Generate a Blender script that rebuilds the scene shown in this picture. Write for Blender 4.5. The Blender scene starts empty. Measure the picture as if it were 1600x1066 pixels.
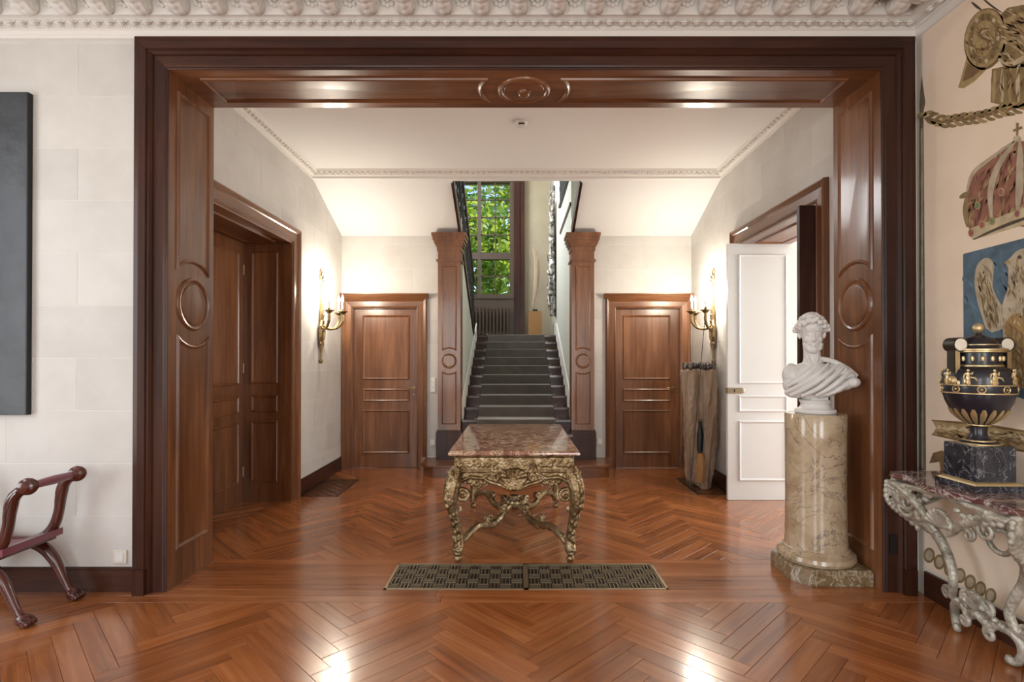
import bpy, bmesh, math, random
from math import sin, cos, pi, radians as R
from mathutils import Vector as V, Matrix
random.seed(7)
S = bpy.context.scene
COL = S.collection
# ---------------------------------------------------------------- camera
FPX, CX, HORIZON, PITCH, EYE = 850.0, 806.0, 560.0, R(0.35), 1.45
CY = HORIZON - FPX*math.tan(PITCH)
cd = bpy.data.cameras.new('camera'); cam = bpy.data.objects.new('camera', cd); COL.objects.link(cam)
cd.sensor_width = 36; cd.lens = 36*FPX/1600
cd.shift_x = -(CX-800)/1600; cd.shift_y = (CY-533)/1600
cam.location = (0, 0, EYE); cam.rotation_euler = (pi/2+PITCH, 0, 0); cd.clip_start = .05
S.camera = cam
# ---------------------------------------------------------------- light
S.view_settings.view_transform = 'Standard'; S.view_settings.look = 'None'
S.view_settings.gamma = 1; S.view_settings.use_curve_mapping = False
S.view_settings.exposure = 0.4
w = bpy.data.worlds.new('sky'); S.world = w; w.use_nodes = True
nt = w.node_tree; bg = nt.nodes['Background']
sk = nt.nodes.new('ShaderNodeTexSky'); sk.sky_type = 'NISHITA'; sk.sun_disc = False
sk.sun_elevation = R(50); sk.sun_rotation = R(80)
nt.links.new(sk.outputs[0], bg.inputs[0]); bg.inputs[1].default_value = 0.28
def lamp(name, kind, loc, energy, color=(1,1,1), rot=(0,0,0), size=None, size_y=None, parent=None):
    d = bpy.data.lights.new(name, kind); d.energy = energy; d.color = color
    if kind == 'AREA':
        d.shape = 'RECTANGLE'; d.size = size; d.size_y = size_y or size
    elif kind == 'POINT': d.shadow_soft_size = size or .03
    o = bpy.data.objects.new(name, d); COL.objects.link(o); o.location = loc; o.rotation_euler = rot
    if parent: o.parent = parent
    return o
sun = lamp('sun', 'SUN', (0,0,20), 6.5, (1,.95,.86)); sun.data.angle = R(.6)
sun.rotation_euler = V((-.85,-.35,-1.0)).to_track_quat('-Z','Y').to_euler()
DAY = (1.0,.985,.97)
# daylight standing in the tall windows of the front room and the side room
lamp('window_daylight_west', 'AREA', (-4.22,1.75,1.85), 42, DAY, (0,-pi/2,0), 2.6, 1.5)
lamp('window_daylight_rear_a', 'AREA', (-2.2,-3.45,1.9), 66, DAY, (pi/2,0,0), 1.5, 2.7)
lamp('window_daylight_rear_b', 'AREA', (1.2,-3.45,1.9), 66, DAY, (pi/2,0,0), 1.5, 2.7)
lamp('window_daylight_side_room', 'AREA', (5.3,4.85,1.7), 95, DAY, (0,pi/2,0), 2.4, 1.6)
lamp('stair_fill_light', 'AREA', (-1.80,9.2,4.5), 95, DAY, (0,-pi/2,0), 1.3, 1.6)  # added fill lamp high on the unseen left side, brightens the stairwell
# ---------------------------------------------------------------- materials
def new_mat(name):
    m = bpy.data.materials.new(name); m.use_nodes = True
    nt = m.node_tree; return m, nt, nt.nodes['Principled BSDF']
def nd(nt, t, ins=None, **kw):
    n = nt.nodes.new(t)
    for k, v in kw.items(): setattr(n, k, v)
    for k, v in (ins or {}).items():
        if isinstance(v, bpy.types.NodeSocket): nt.links.new(v, n.inputs[k])
        else: n.inputs[k].default_value = v
    return n
def c4(c): return (c[0],c[1],c[2],1)
def ramp(nt, fac, stops):
    r = nd(nt, 'ShaderNodeValToRGB', {0: fac}); e = r.color_ramp.elements
    while len(e) < len(stops): e.new(.5)
    for i,(p,c) in enumerate(stops): e[i].position = p; e[i].color = c4(c)
    return r.outputs[0]
def coords(nt, scale=(1,1,1), attr=None, rot=(0,0,0)):
    if attr: src = nd(nt, 'ShaderNodeAttribute', attribute_name=attr).outputs['Vector']
    else: src = nd(nt, 'ShaderNodeTexCoord').outputs['Object']
    return nd(nt, 'ShaderNodeMapping', {0: src, 2: rot, 3: scale}).outputs[0]
def jitter(nt, col, amt, attr=None):
    if attr: f = nd(nt,'ShaderNodeAttribute',attribute_name=attr).outputs['Fac']
    else: f = nd(nt,'ShaderNodeObjectInfo').outputs['Random']
    mr = nd(nt,'ShaderNodeMapRange',{0:f,3:1-amt,4:1+amt*.8})
    return nd(nt,'ShaderNodeHueSaturation',{'Value':mr.outputs[0],'Color':col}).outputs[0]
def plain(name, col, rough=.5, metal=0, coat=0, bump=0, bscale=40, spec=.5, vary=0, dirt=None, emit=0):
    m, nt, b = new_mat(name)
    b.inputs['Base Color'].default_value = c4(col); b.inputs['Roughness'].default_value = rough
    b.inputs['Metallic'].default_value = metal; b.inputs['Coat Weight'].default_value = coat
    b.inputs['Specular IOR Level'].default_value = spec
    co = coords(nt)
    if dirt:
        n = nd(nt,'ShaderNodeTexNoise',{0:co,'Scale':dirt[1],'Detail':6})
        nt.links.new(ramp(nt,n.outputs[0],[(.35,col),(.65,dirt[0])]), b.inputs['Base Color'])
    if vary:
        s = b.inputs['Base Color'].links[0].from_socket if b.inputs['Base Color'].links else None
        if s is None:
            rgb = nd(nt,'ShaderNodeRGB'); rgb.outputs[0].default_value = c4(col); s = rgb.outputs[0]
        nt.links.new(jitter(nt,s,vary), b.inputs['Base Color'])
    if bump:
        n = nd(nt,'ShaderNodeTexNoise',{0:co,'Scale':bscale,'Detail':5})
        bp = nd(nt,'ShaderNodeBump',{'Strength':bump,'Distance':.01,'Height':n.outputs[0]})
        nt.links.new(bp.outputs[0], b.inputs['Normal'])
    if emit:
        b.inputs['Emission Color'].default_value = c4(col); b.inputs['Emission Strength'].default_value = emit
    return m
def wood(name, dark, mid, light, axis=2, rough=.3, coat=.3, attr=None, vary=.08, fine=1.0, spec=.5):
    m, nt, b = new_mat(name)
    sc = [14*fine]*3; sc[axis] = .9*fine
    co = coords(nt, sc, attr)
    n = nd(nt,'ShaderNodeTexNoise',{0:co,'Scale':1.6,'Detail':8,'Roughness':.62,'Distortion':.6})
    sc2 = [3.0]*3; sc2[axis] = .5
    n2 = nd(nt,'ShaderNodeTexNoise',{0:coords(nt,sc2,attr),'Scale':1.3,'Detail':3})
    mx = nd(nt,'ShaderNodeMath',{0:n.outputs[0],1:n2.outputs[0]},operation='ADD')
    hf = nd(nt,'ShaderNodeMath',{0:mx.outputs[0],1:.5},operation='MULTIPLY')
    col = ramp(nt, hf.outputs[0], [(.34,dark),(.5,mid),(.66,light)])
    col = jitter(nt, col, vary, 'rnd' if attr else None)
    nt.links.new(col, b.inputs['Base Color'])
    rr = nd(nt,'ShaderNodeMapRange',{0:n2.outputs[0],3:rough*.8,4:rough*1.3})
    nt.links.new(rr.outputs[0], b.inputs['Roughness'])
    b.inputs['Coat Weight'].default_value = coat; b.inputs['Coat Roughness'].default_value = .12; b.inputs['Specular IOR Level'].default_value = spec
    bp = nd(nt,'ShaderNodeBump',{'Strength':.06,'Distance':.003,'Height':n.outputs[0]})
    nt.links.new(bp.outputs[0], b.inputs['Normal'])
    return m
def marble(name, base, c2, vein, scale=6, rough=.12, vw=.06):
    m, nt, b = new_mat(name); co = coords(nt)
    n = nd(nt,'ShaderNodeTexNoise',{0:co,'Scale':scale,'Detail':9,'Roughness':.65,'Distortion':1.2})
    col = ramp(nt,n.outputs[0],[(.36,base),(.5,c2),(.62,base)])
    n2 = nd(nt,'ShaderNodeTexNoise',{0:co,'Scale':scale*.8,'Detail':7,'Distortion':2.0,'Roughness':.6})
    d = nd(nt,'ShaderNodeMath',{0:n2.outputs[0],1:.5},operation='SUBTRACT')
    a = nd(nt,'ShaderNodeMath',{0:d.outputs[0]},operation='ABSOLUTE')
    f = nd(nt,'ShaderNodeMapRange',{0:a.outputs[0],1:0,2:vw,3:1,4:0})
    mix = nd(nt,'ShaderNodeMix',{0:f.outputs[0],6:col,7:c4(vein)},data_type='RGBA')
    nt.links.new(mix.outputs[2], b.inputs['Base Color']); b.inputs['Roughness'].default_value = rough
    b.inputs['Coat Weight'].default_value = .4; b.inputs['Coat Roughness'].default_value = .05
    return m
def gilt(name, base, dark, hi, rough=.38, metal=.75, bscale=55, bump=.5):
    m, nt, b = new_mat(name); co = coords(nt)
    n = nd(nt,'ShaderNodeTexNoise',{0:co,'Scale':14,'Detail':7,'Roughness':.7})
    vo = nd(nt,'ShaderNodeTexVoronoi',{0:co,'Scale':bscale})
    nt.links.new(ramp(nt,n.outputs[0],[(.33,dark),(.5,base),(.68,hi)]), b.inputs['Base Color'])
    b.inputs['Metallic'].default_value = metal; b.inputs['Roughness'].default_value = rough
    bp = nd(nt,'ShaderNodeBump',{'Strength':bump,'Distance':.006,'Height':vo.outputs[0]})
    nt.links.new(bp.outputs[0], b.inputs['Normal'])
    return m
def ashlar(name, a, b_, vary=.05):
    m, nt, b = new_mat(name)
    g = nd(nt,'ShaderNodeNewGeometry').outputs['Position']
    n = nd(nt,'ShaderNodeTexNoise',{0:g,'Scale':2.2,'Detail':8,'Roughness':.6})
    col = jitter(nt, ramp(nt,n.outputs[0],[(.32,b_),(.62,a)]), vary)
    nt.links.new(col,b.inputs['Base Color']); b.inputs['Roughness'].default_value = .75
    n3 = nd(nt,'ShaderNodeTexNoise',{0:g,'Scale':60,'Detail':4})
    bp = nd(nt,'ShaderNodeBump',{'Strength':.08,'Distance':.004,'Height':n3.outputs[0]})
    nt.links.new(bp.outputs[0], b.inputs['Normal'])
    return m
M = {}
M['wood'] = wood('mahogany_panelling', (.085,.028,.010),(.168,.064,.023),(.275,.118,.048))
M['woodx'] = wood('mahogany_panelling_horizontal', (.085,.028,.010),(.168,.064,.023),(.275,.118,.048), axis=0)
M['woody'] = wood('mahogany_panelling_lengthwise', (.085,.028,.010),(.168,.064,.023),(.275,.118,.048), axis=1)
M['dark'] = wood('dark_stained_mahogany', (.022,.0075,.005),(.042,.014,.008),(.075,.026,.013), rough=.36, coat=.06, spec=.28)
M['darkx'] = wood('dark_stained_mahogany_horizontal', (.022,.0075,.005),(.042,.014,.008),(.075,.026,.013), axis=0, rough=.36, coat=.06, spec=.28)
M['darky'] = wood('dark_stained_mahogany_lengthwise', (.022,.0075,.005),(.042,.014,.008),(.075,.026,.013), axis=1, rough=.36, coat=.06, spec=.28)
M['plank'] = wood('polished_parquet', (.18,.054,.016),(.32,.105,.030),(.45,.175,.058), axis=0, rough=.22, coat=.5, attr='gc', vary=.17)
M['sub'] = plain('dark_subfloor', (.03,.012,.006), .6)
M['block'] = ashlar('pale_limestone', (.63,.615,.585), (.56,.54,.505))
M['mortar'] = plain('lime_mortar', (.78,.76,.72), .85)
M['plaster'] = plain('white_plaster', (.76,.74,.70), .7)
M['ceil'] = plain('ceiling_paint', (.80,.80,.79), .75)
M['cream'] = plain('cream_plaster', (.74,.69,.60), .75)
M['stairwall'] = plain('pale_green_grey_plaster', (.62,.64,.57), .7)
M['tanwall'] = plain('tan_plaster', (.42,.36,.26), .75, dirt=((.36,.31,.22),2))
M['white'] = plain('white_door_paint', (.78,.79,.76), .32, coat=.2)
M['gold'] = gilt('old_gilt_wood', (.25,.17,.08), (.10,.065,.03), (.50,.40,.25))
M['silver'] = gilt('silvered_paint', (.44,.42,.35), (.20,.19,.15), (.70,.68,.61), rough=.42, metal=.35)
M['brass'] = plain('aged_brass', (.40,.30,.16), .38, .9, bump=.1, dirt=((.22,.16,.08),30))
M['brassy'] = plain('pale_brass', (.36,.29,.19), .42, .8)
M['gilt2'] = plain('bright_gilding', (.62,.49,.27), .36, .75, bump=.15)
M['iron'] = plain('black_iron', (.012,.012,.012), .45, .5)
M['rosso'] = marble('red_brown_marble', (.17,.065,.05), (.42,.21,.13), (.72,.56,.38), 6.5, .1, .05)
M['plum'] = marble('plum_marble', (.085,.035,.032), (.15,.065,.058), (.55,.50,.48), 9, .1, .04)
M['siena'] = marble('ochre_veined_scagliola', (.43,.32,.20), (.55,.44,.30), (.16,.13,.10), 3.2, .18, .012)
M['slate'] = marble('blue_black_marble', (.012,.015,.022), (.03,.035,.05), (.35,.36,.40), 9, .14, .012)
M['bust'] = plain('white_marble', (.78,.77,.75), .42, dirt=((.70,.69,.67),9))
M['urn'] = plain('black_blue_ceramic', (.012,.013,.022), .3, coat=.2)
M['canvas'] = plain('black_paint_canvas', (.028,.034,.042), .45, bump=.7, bscale=9, dirt=((.045,.052,.062),5))
M['black'] = plain('black_edge', (.006,.006,.007), .5)
M['chair'] = wood('polished_red_mahogany', (.035,.007,.005),(.07,.015,.009),(.12,.03,.018), axis=2, rough=.22, coat=.5)
M['leather'] = plain('plum_leather', (.20,.055,.075), .35, bump=.1, coat=.2)
M['carpet'] = plain('brown_grey_carpet', (.075,.062,.052), .95, bump=.6, bscale=300, dirt=((.10,.085,.07),6))
M['carpet'].node_tree.nodes['Principled BSDF'].inputs['Sheen Weight'].default_value = .8
M['tread'] = wood('polished_stair_tread', (.022,.0075,.005),(.042,.014,.008),(.075,.026,.013), axis=0, rough=.2, coat=.6)
M['plastic'] = plain('cream_plastic', (.70,.67,.60), .4)
M['glass'] = None
M['bulb'] = plain('glowing_bulb', (1,.86,.62), .4, emit=35)
M['candle'] = plain('candle_ivory', (.85,.80,.68), .5)
M['drift'] = wood('weathered_wood', (.07,.04,.022),(.30,.21,.14),(.46,.36,.27), rough=.85, coat=0, fine=1.4)
M['rust'] = plain('orange_heartwood', (.36,.19,.07), .8, bump=.8, bscale=30)
M['darkmetal'] = plain('dark_bronze_shells', (.06,.05,.045), .4, .6, dirt=((.16,.14,.13),25))
M['jagged'] = plain('silver_leaf_driftwood', (.55,.54,.52), .35, .6, bump=1, bscale=40, dirt=((.07,.06,.05),14))
M['bark'] = plain('tree_bark', (.10,.075,.05), .9, bump=.8)
m_, nt_, b_ = new_mat('window_glass'); b_.inputs['Transmission Weight'].default_value = 1
b_.inputs['Roughness'].default_value = 0; b_.inputs['IOR'].default_value = 1.02; M['glass'] = m_
def leafmat(name, c, t):
    m, nt, b = new_mat(name); b.inputs['Base Color'].default_value = c4(c); b.inputs['Roughness'].default_value = .5
    tr = nd(nt,'ShaderNodeBsdfTranslucent',{0:c4(t)}); mx = nd(nt,'ShaderNodeMixShader',{0:.45})
    out = nt.nodes['Material Output']
    nt.links.new(b.outputs[0],mx.inputs[1]); nt.links.new(tr.outputs[0],mx.inputs[2]); nt.links.new(mx.outputs[0],out.inputs[0])
    return m
M['leafa'] = leafmat('sunlit_leaves', (.16,.26,.03), (.42,.55,.06))
M['leafb'] = leafmat('deep_green_leaves', (.06,.15,.04), (.15,.32,.06))
# ---------------------------------------------------------------- helpers
class Fr:
    """plane frame: a along u, b along v, h along u x v"""
    def __init__(s, o, u, v): s.o=V(o); s.u=V(u).normalized(); s.v=V(v).normalized(); s.n=s.u.cross(s.v)
    def __call__(s, a, b, h=0): return s.o+s.u*a+s.v*b+s.n*h
class MB:
    def __init__(s): s.v=[]; s.f=[]
    def add(s, vs, fs):
        k=len(s.v); s.v += [tuple(p) for p in vs]; s.f += [tuple(i+k for i in f) for f in fs]; return s
    def box(s, x0,y0,z0,x1,y1,z1):
        vs=[(x,y,z) for z in (z0,z1) for y in (y0,y1) for x in (x0,x1)]
        return s.add(vs, [(0,2,3,1),(4,5,7,6),(0,1,5,4),(2,6,7,3),(0,4,6,2),(1,3,7,5)])
    def fbox(s, F, a0,b0,h0,a1,b1,h1):
        vs=[F(a,b,h) for h in (h0,h1) for b in (b0,b1) for a in (a0,a1)]
        return s.add(vs, [(0,2,3,1),(4,5,7,6),(0,1,5,4),(2,6,7,3),(0,4,6,2),(1,3,7,5)])
    def tube(s, pts, r, n=8, closed=False, up=None, flat=1.0):
        pts=[V(p) for p in pts]; N=len(pts); rs=r if isinstance(r,(list,tuple)) else [r]*N
        prev=None; rings=[]
        for i,p in enumerate(pts):
            if closed: t=pts[(i+1)%N]-pts[i-1]
            else: t=pts[min(i+1,N-1)]-pts[max(i-1,0)]
            t = t.normalized() if t.length>1e-9 else V((0,0,1))
            if prev is None:
                a = V(up) if up else (V((0,0,1)) if abs(t.z)<.9 else V((1,0,0)))
                prev=(a-t*a.dot(t)).normalized()
            else:
                q=prev-t*prev.dot(t); prev=q.normalized() if q.length>1e-6 else prev
            b=t.cross(prev)
            rings.append([p+(prev*cos(2*pi*k/n)*flat+b*sin(2*pi*k/n))*rs[i] for k in range(n)])
        vs=[q for g in rings for q in g]; fs=[]
        for i in range(N if closed else N-1):
            j=(i+1)%N
            for k in range(n): fs.append((i*n+k, i*n+(k+1)%n, j*n+(k+1)%n, j*n+k))
        if not closed: fs += [tuple(range(n-1,-1,-1)), tuple((N-1)*n+k for k in range(n))]
        return s.add(vs, fs)
    def lathe(s, prof, n=24, c=(0,0,0)):
        c=V(c); vs=[]; fs=[]; m=len(prof)
        for r,z in prof:
            for k in range(n): vs.append(c+V((r*cos(2*pi*k/n), r*sin(2*pi*k/n), z)))
        for i in range(m-1):
            for k in range(n): fs.append((i*n+k, i*n+(k+1)%n, (i+1)*n+(k+1)%n, (i+1)*n+k))
        fs += [tuple(range(n-1,-1,-1)), tuple((m-1)*n+k for k in range(n))]
        return s.add(vs, fs)
    def ball(s, c, r, n=10, rot=None):
        r = r if isinstance(r,(list,tuple)) else (r,r,r); c=V(c); vs=[]; fs=[]; h=max(4,n*2//3)
        for i in range(1,h):
            for k in range(n):
                p=V((r[0]*sin(pi*i/h)*cos(2*pi*k/n), r[1]*sin(pi*i/h)*sin(2*pi*k/n), r[2]*cos(pi*i/h)))
                vs.append(c+(rot@p if rot else p))
        top=V((0,0,r[2])); vs += [c+(rot@top if rot else top), c-(rot@top if rot else top)]; T=len(vs)-2
        for i in range(h-2):
            for k in range(n): fs.append((i*n+k, (i+1)*n+k, (i+1)*n+(k+1)%n, i*n+(k+1)%n))
        for k in range(n):
            fs.append((T,k,(k+1)%n)); fs.append((T+1,(h-2)*n+(k+1)%n,(h-2)*n+k))
        return s.add(vs, fs)
    def prism(s, F, poly, h0, h1):
        n=len(poly)
        area=sum(poly[i-1][0]*poly[i][1]-poly[i][0]*poly[i-1][1] for i in range(n))
        if area<0: poly=poly[::-1]
        vs=[F(a,b,h0) for a,b in poly]+[F(a,b,h1) for a,b in poly]
        return s.add(vs, [tuple(range(n-1,-1,-1)), tuple(range(n,2*n))]+[(i,(i+1)%n,n+(i+1)%n,n+i) for i in range(n)])
    def layers(s, F, poly, lay, cap=True):
        """stepped panel: polygon loops (inset,height) joined, last one capped"""
        n=len(poly)
        area=sum(poly[i-1][0]*poly[i][1]-poly[i][0]*poly[i-1][1] for i in range(n))
        if area<0: poly=poly[::-1]
        vs=[]
        for d,h in lay:
            for a,b in inset(poly,d): vs.append(F(a,b,h))
        fs=[]
        for i in range(len(lay)-1):
            for k in range(n): fs.append((i*n+k,i*n+(k+1)%n,(i+1)*n+(k+1)%n,(i+1)*n+k))
        if cap: fs.append(tuple((len(lay)-1)*n+k for k in range(n)))
        return s.add(vs,fs)
    def sweep(s, rings, caps=True, closed_prof=False):
        m=len(rings[0]); vs=[p for g in rings for p in g]; fs=[]
        for i in range(len(rings)-1):
            for k in range(m if closed_prof else m-1):
                fs.append((i*m+k,i*m+(k+1)%m,(i+1)*m+(k+1)%m,(i+1)*m+k))
        if caps: fs += [tuple(range(m-1,-1,-1)), tuple((len(rings)-1)*m+k for k in range(m))]
        return s.add(vs,fs)
    def mesh(s, name):
        me=bpy.data.meshes.new(name); me.from_pydata(s.v,[],s.f)
        bm=bmesh.new(); bm.from_mesh(me); bmesh.ops.recalc_face_normals(bm,faces=bm.faces); bm.to_mesh(me); bm.free()
        return me
    def build(s, name, mat, parent=None, smooth=True, ang=38):
        me=s.mesh(name); return link(name, me, mat, parent, smooth, ang)
def link(name, me, mat, parent=None, smooth=True, ang=38):
    if mat and not me.materials: me.materials.append(M[mat] if isinstance(mat,str) else mat)
    if smooth:
        me.shade_smooth(); me.set_sharp_from_angle(angle=R(ang))
    o=bpy.data.objects.new(name,me); COL.objects.link(o)
    if parent:
        o.parent=parent; o.matrix_parent_inverse=parent.matrix_basis.inverted()
    return o
def inset(poly, d):
    if d==0: return poly
    n=len(poly); out=[]
    for i in range(n):
        p0,p1,p2=poly[i-1],poly[i],poly[(i+1)%n]
        e1=V((p1[0]-p0[0],p1[1]-p0[1])).normalized(); e2=V((p2[0]-p1[0],p2[1]-p1[1])).normalized()
        n1=V((-e1.y,e1.x)); n2=V((-e2.y,e2.x)); b=n1+n2
        k=d/max(.35,(1+n1.dot(n2))) 
        out.append((p1[0]+b.x*k,p1[1]+b.y*k))
    return out
def rect(a0,b0,a1,b1): return [(a0,b0),(a1,b0),(a1,b1),(a0,b1)]
def circ(a,b,r,n=28,ry=None): return [(a+r*cos(2*pi*k/n), b+(ry or r)*sin(2*pi*k/n)) for k in range(n)]
def fuse(mb, voxel, smooth=3, fac=.5):
    me=bpy.data.meshes.new('tmp'); me.from_pydata(mb.v,[],mb.f)
    bm=bmesh.new(); bm.from_mesh(me); bmesh.ops.recalc_face_normals(bm,faces=bm.faces); bm.to_mesh(me); bm.free()
    o=bpy.data.objects.new('tmp',me); COL.objects.link(o)
    m=o.modifiers.new('r','REMESH'); m.mode='VOXEL'; m.voxel_size=voxel
    if smooth:
        q=o.modifiers.new('s','SMOOTH'); q.iterations=smooth; q.factor=fac
    dg=bpy.context.evaluated_depsgraph_get(); dg.update()
    r=bpy.data.meshes.new_from_object(o.evaluated_get(dg))
    bpy.data.objects.remove(o); bpy.data.meshes.remove(me); r.materials.clear()
    return r
def empty(name, loc=(0,0,0)):
    o=bpy.data.objects.new(name,None); COL.objects.link(o); o.location=loc; o.empty_display_size=.1; return o
def tag(o,label,cat,group=None):
    o['label']=label; o['category']=cat
    if group: o['group']=group
    return o
def thing(name,label,cat,loc=(0,0,0),group=None): return tag(empty(name,loc),label,cat,group)
def struct(o,label=None):
    o['kind']='structure'
    if label: o['label']=label
    return o
def ray(x,y):
    u=(x-CX)/FPX; v=(CY-y)/FPX
    return V((u, cos(PITCH)-v*sin(PITCH), v*cos(PITCH)+sin(PITCH)))
def P(x,y,D):
    r=ray(x,y); return V((0,0,EYE))+r*(D/r.y)
def onX(x,y,X):
    r=ray(x,y); return V((0,0,EYE))+r*(X/r.x)
def sub(rects, hole):
    out=[]; h0,g0,h1,g1=hole
    for a0,b0,a1,b1 in rects:
        if h0>=a1 or h1<=a0 or g0>=b1 or g1<=b0: out.append((a0,b0,a1,b1)); continue
        if b0<g0: out.append((a0,b0,a1,g0))
        if b1>g1: out.append((a0,g1,a1,b1))
        lo,hi=max(b0,g0),min(b1,g1)
        if a0<h0: out.append((a0,lo,h0,hi))
        if a1>h1: out.append((h1,lo,a1,hi))
    return out
def wall(name, F, a0,b0,a1,b1, holes=(), thick=.3, mat='mortar', label=None):
    rs=[(a0,b0,a1,b1)]
    for h in holes: rs=sub(rs,h)
    mb=MB()
    for r in rs: mb.fbox(F, r[0],r[1],-thick,r[2],r[3],0)
    o=mb.build(name,mat,smooth=False); return struct(o,label)
def blocks(parent, F, a0,b0,a1,b1, holes, ch=.327, bl=.86, z0=0.0, off=0, t=.0018, g=.0014, mat='block'):
    k=0; z=z0
    while z<b1:
        x=a0-(off+ (bl/2 if k%2 else 0))%bl
        while x<a1:
            L=bl
            r=[(max(x,a0)+g,max(z,b0)+g,min(x+L,a1)-g,min(z+ch,b1)-g)]
            for h in holes: r=[q for q in sub(r,h)]
            for q in r:
                if q[2]-q[0]>.02 and q[3]-q[1]>.02:
                    mb=MB(); mb.layers(F,rect(*q),[(0,0),(0,t*.6),(.002,t)]); mb.build('stone_block',mat,parent,smooth=False)
            x+=L
        z+=ch; k+=1
def spiral(F, c, r0, turns, n=26, start=0, sgn=1, rend=.15, h=0):
    """points of a volute in the frame plane, from outside in"""
    out=[]
    for i in range(n):
        t=i/(n-1); r=r0*(1-t)+r0*rend*t; a=start+sgn*2*pi*turns*t
        out.append(F(c[0]+r*cos(a),c[1]+r*sin(a),h))
    return out
def lerp(a,b,t): return a+(b-a)*t
def curve(pts, n=24):
    """Catmull-Rom through points (tuples of any length)"""
    out=[]; m=len(pts)
    for i in range(m-1):
        p0,p1,p2,p3=pts[max(i-1,0)],pts[i],pts[i+1],pts[min(i+2,m-1)]
        k=max(2,n//(m-1))
        for j in range(k):
            t=j/k
            out.append(tuple(.5*((2*b)+(-a+c)*t+(2*a-5*b+4*c-d)*t*t+(-a+3*b-3*c+d)*t**3) for a,b,c,d in zip(p0,p1,p2,p3)))
    out.append(tuple(pts[-1])); return out
# ================================================================ SETTING
XL, XR, XJL, XJR = -2.29, 2.31, -2.167, 2.278      # hall walls, portal jambs
YW, YJ, YB = 3.40, 3.89, 7.15                      # front wall face, back of portal, hall back wall
XT, XW = 2.51, -4.20                               # front room side walls
ZP = 3.249                                         # portal soffit
FW = Fr((0,YW,0),(1,0,0),(0,0,1)); FB = Fr((0,YB,0),(1,0,0),(0,0,1))
FL = Fr((XL,0,0),(0,1,0),(0,0,1)); FR = Fr((XR,0,0),(0,-1,0),(0,0,1))
# ---- floor: parquet planks laid in herringbone
floor = struct(MB().box(XW-.3,-3.6,-.10,5.4,7.3,-.015).build('floor','sub',smooth=False), 'polished red-brown herringbone parquet floor')
def clip(poly, x0,y0,x1,y1):
    for ax,lim,sg in ((0,x0,1),(0,x1,-1),(1,y0,1),(1,y1,-1)):
        out=[]
        for i in range(len(poly)):
            p,q=poly[i-1],poly[i]; dp=(p[ax]-lim)*sg; dq=(q[ax]-lim)*sg
            if (dp>=0)!=(dq>=0):
                t=dp/(dp-dq); out.append((p[0]+(q[0]-p[0])*t,p[1]+(q[1]-p[1])*t))
            if dq>=0: out.append(q)
        poly=out
        if len(poly)<3: return []
    return poly
PF=Fr((0,0,0),(1,0,0),(0,1,0))
def plank_geo(poly, o, ud):
    """top loop slightly chamfered, per-plank grain coordinates"""
    mb=MB(); mb.layers(PF,poly,[(0,-.014),(0,-.0012),(.0012,0)])
    z=[random.uniform(-.0004,.0004) for _ in range(3)]
    rnd=random.random(); ox,oy=random.uniform(0,50),random.uniform(0,50)
    vs=[]; gc=[]
    c=V((sum(p[0] for p in poly)/len(poly),sum(p[1] for p in poly)/len(poly)))
    for x,y,zz in mb.v:
        dx,dy=x-c.x,y-c.y
        vs.append((x,y,zz-.0006+z[0]+z[1]*dx*1.5+z[2]*dy*1.5))
        gc.append((dx*ud[0]+dy*ud[1]+ox, -dx*ud[1]+dy*ud[0]+oy, zz))
    return vs, mb.f, gc, rnd
def attr(me, gc, rn):
    a=me.attributes.new('gc','FLOAT_VECTOR','POINT'); a.data.foreach_set('vector',[c for g in gc for c in g])
    b=me.attributes.new('rnd','FLOAT','POINT'); b.data.foreach_set('value',rn)
def visible(c):
    if c[1]<2.3: return False
    x=CX+c[0]*FPX/c[1]; y=HORIZON+EYE*FPX/c[1]
    return -60<x<1660 and y<1110
rest={'v':[],'f':[],'g':[],'r':[]}
def put_plank(poly, ud, force=False):
    q=inset(poly if sum(poly[i-1][0]*poly[i][1]-poly[i][0]*poly[i-1][1] for i in range(len(poly)))>0 else poly[::-1], .0006)
    vs,fs,gc,rn=plank_geo(q,None,ud)
    c=(sum(p[0] for p in poly)/len(poly), sum(p[1] for p in poly)/len(poly))
    if force or visible(c):
        me=bpy.data.meshes.new('plank'); me.from_pydata(vs,[],fs); attr(me,gc,[rn]*len(vs))
        me.materials.append(M['plank']); o=bpy.data.objects.new('plank',me); COL.objects.link(o); o.parent=floor
    else:
        k=len(rest['v']); rest['v']+=vs; rest['f']+=[tuple(i+k for i in f) for f in fs]; rest['g']+=gc; rest['r']+=[rn]*len(vs)
def herring(x0,y0,x1,y1,ox,oy,L=.70,wd=.10):
    s=math.sqrt(.5); n=int(14/wd)
    for m in range(-9,9):
        for k in range(-n,n):
            for kind in (0,1):
                if kind==0: q=[(k*wd+2*L*m,k*wd),(k*wd+2*L*m+L,k*wd),(k*wd+2*L*m+L,k*wd+wd),(k*wd+2*L*m,k*wd+wd)]
                else:
                    a=L+k*wd+2*L*m; b=(k+1)*wd-L; q=[(a,b),(a+wd,b),(a+wd,b+L),(a,b+L)]
                r=[((p[0]-p[1])*s+ox,(p[0]+p[1])*s+oy) for p in q]
                r=clip(r,x0,y0,x1,y1)
                if len(r)<3: continue
                ar=abs(sum(r[i-1][0]*r[i][1]-r[i][0]*r[i-1][1] for i in range(len(r))))/2
                if ar<.0008: continue
                put_plank(r,(s,s) if kind==0 else (-s,s))
herring(XW,-.6,XT,3.24,.12,.3); herring(XL-.5,3.93,XR+.6,YB+.12,.05,.1)
GX0,GX1,GY0,GY1=-.83,.96,3.42,3.845
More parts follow.
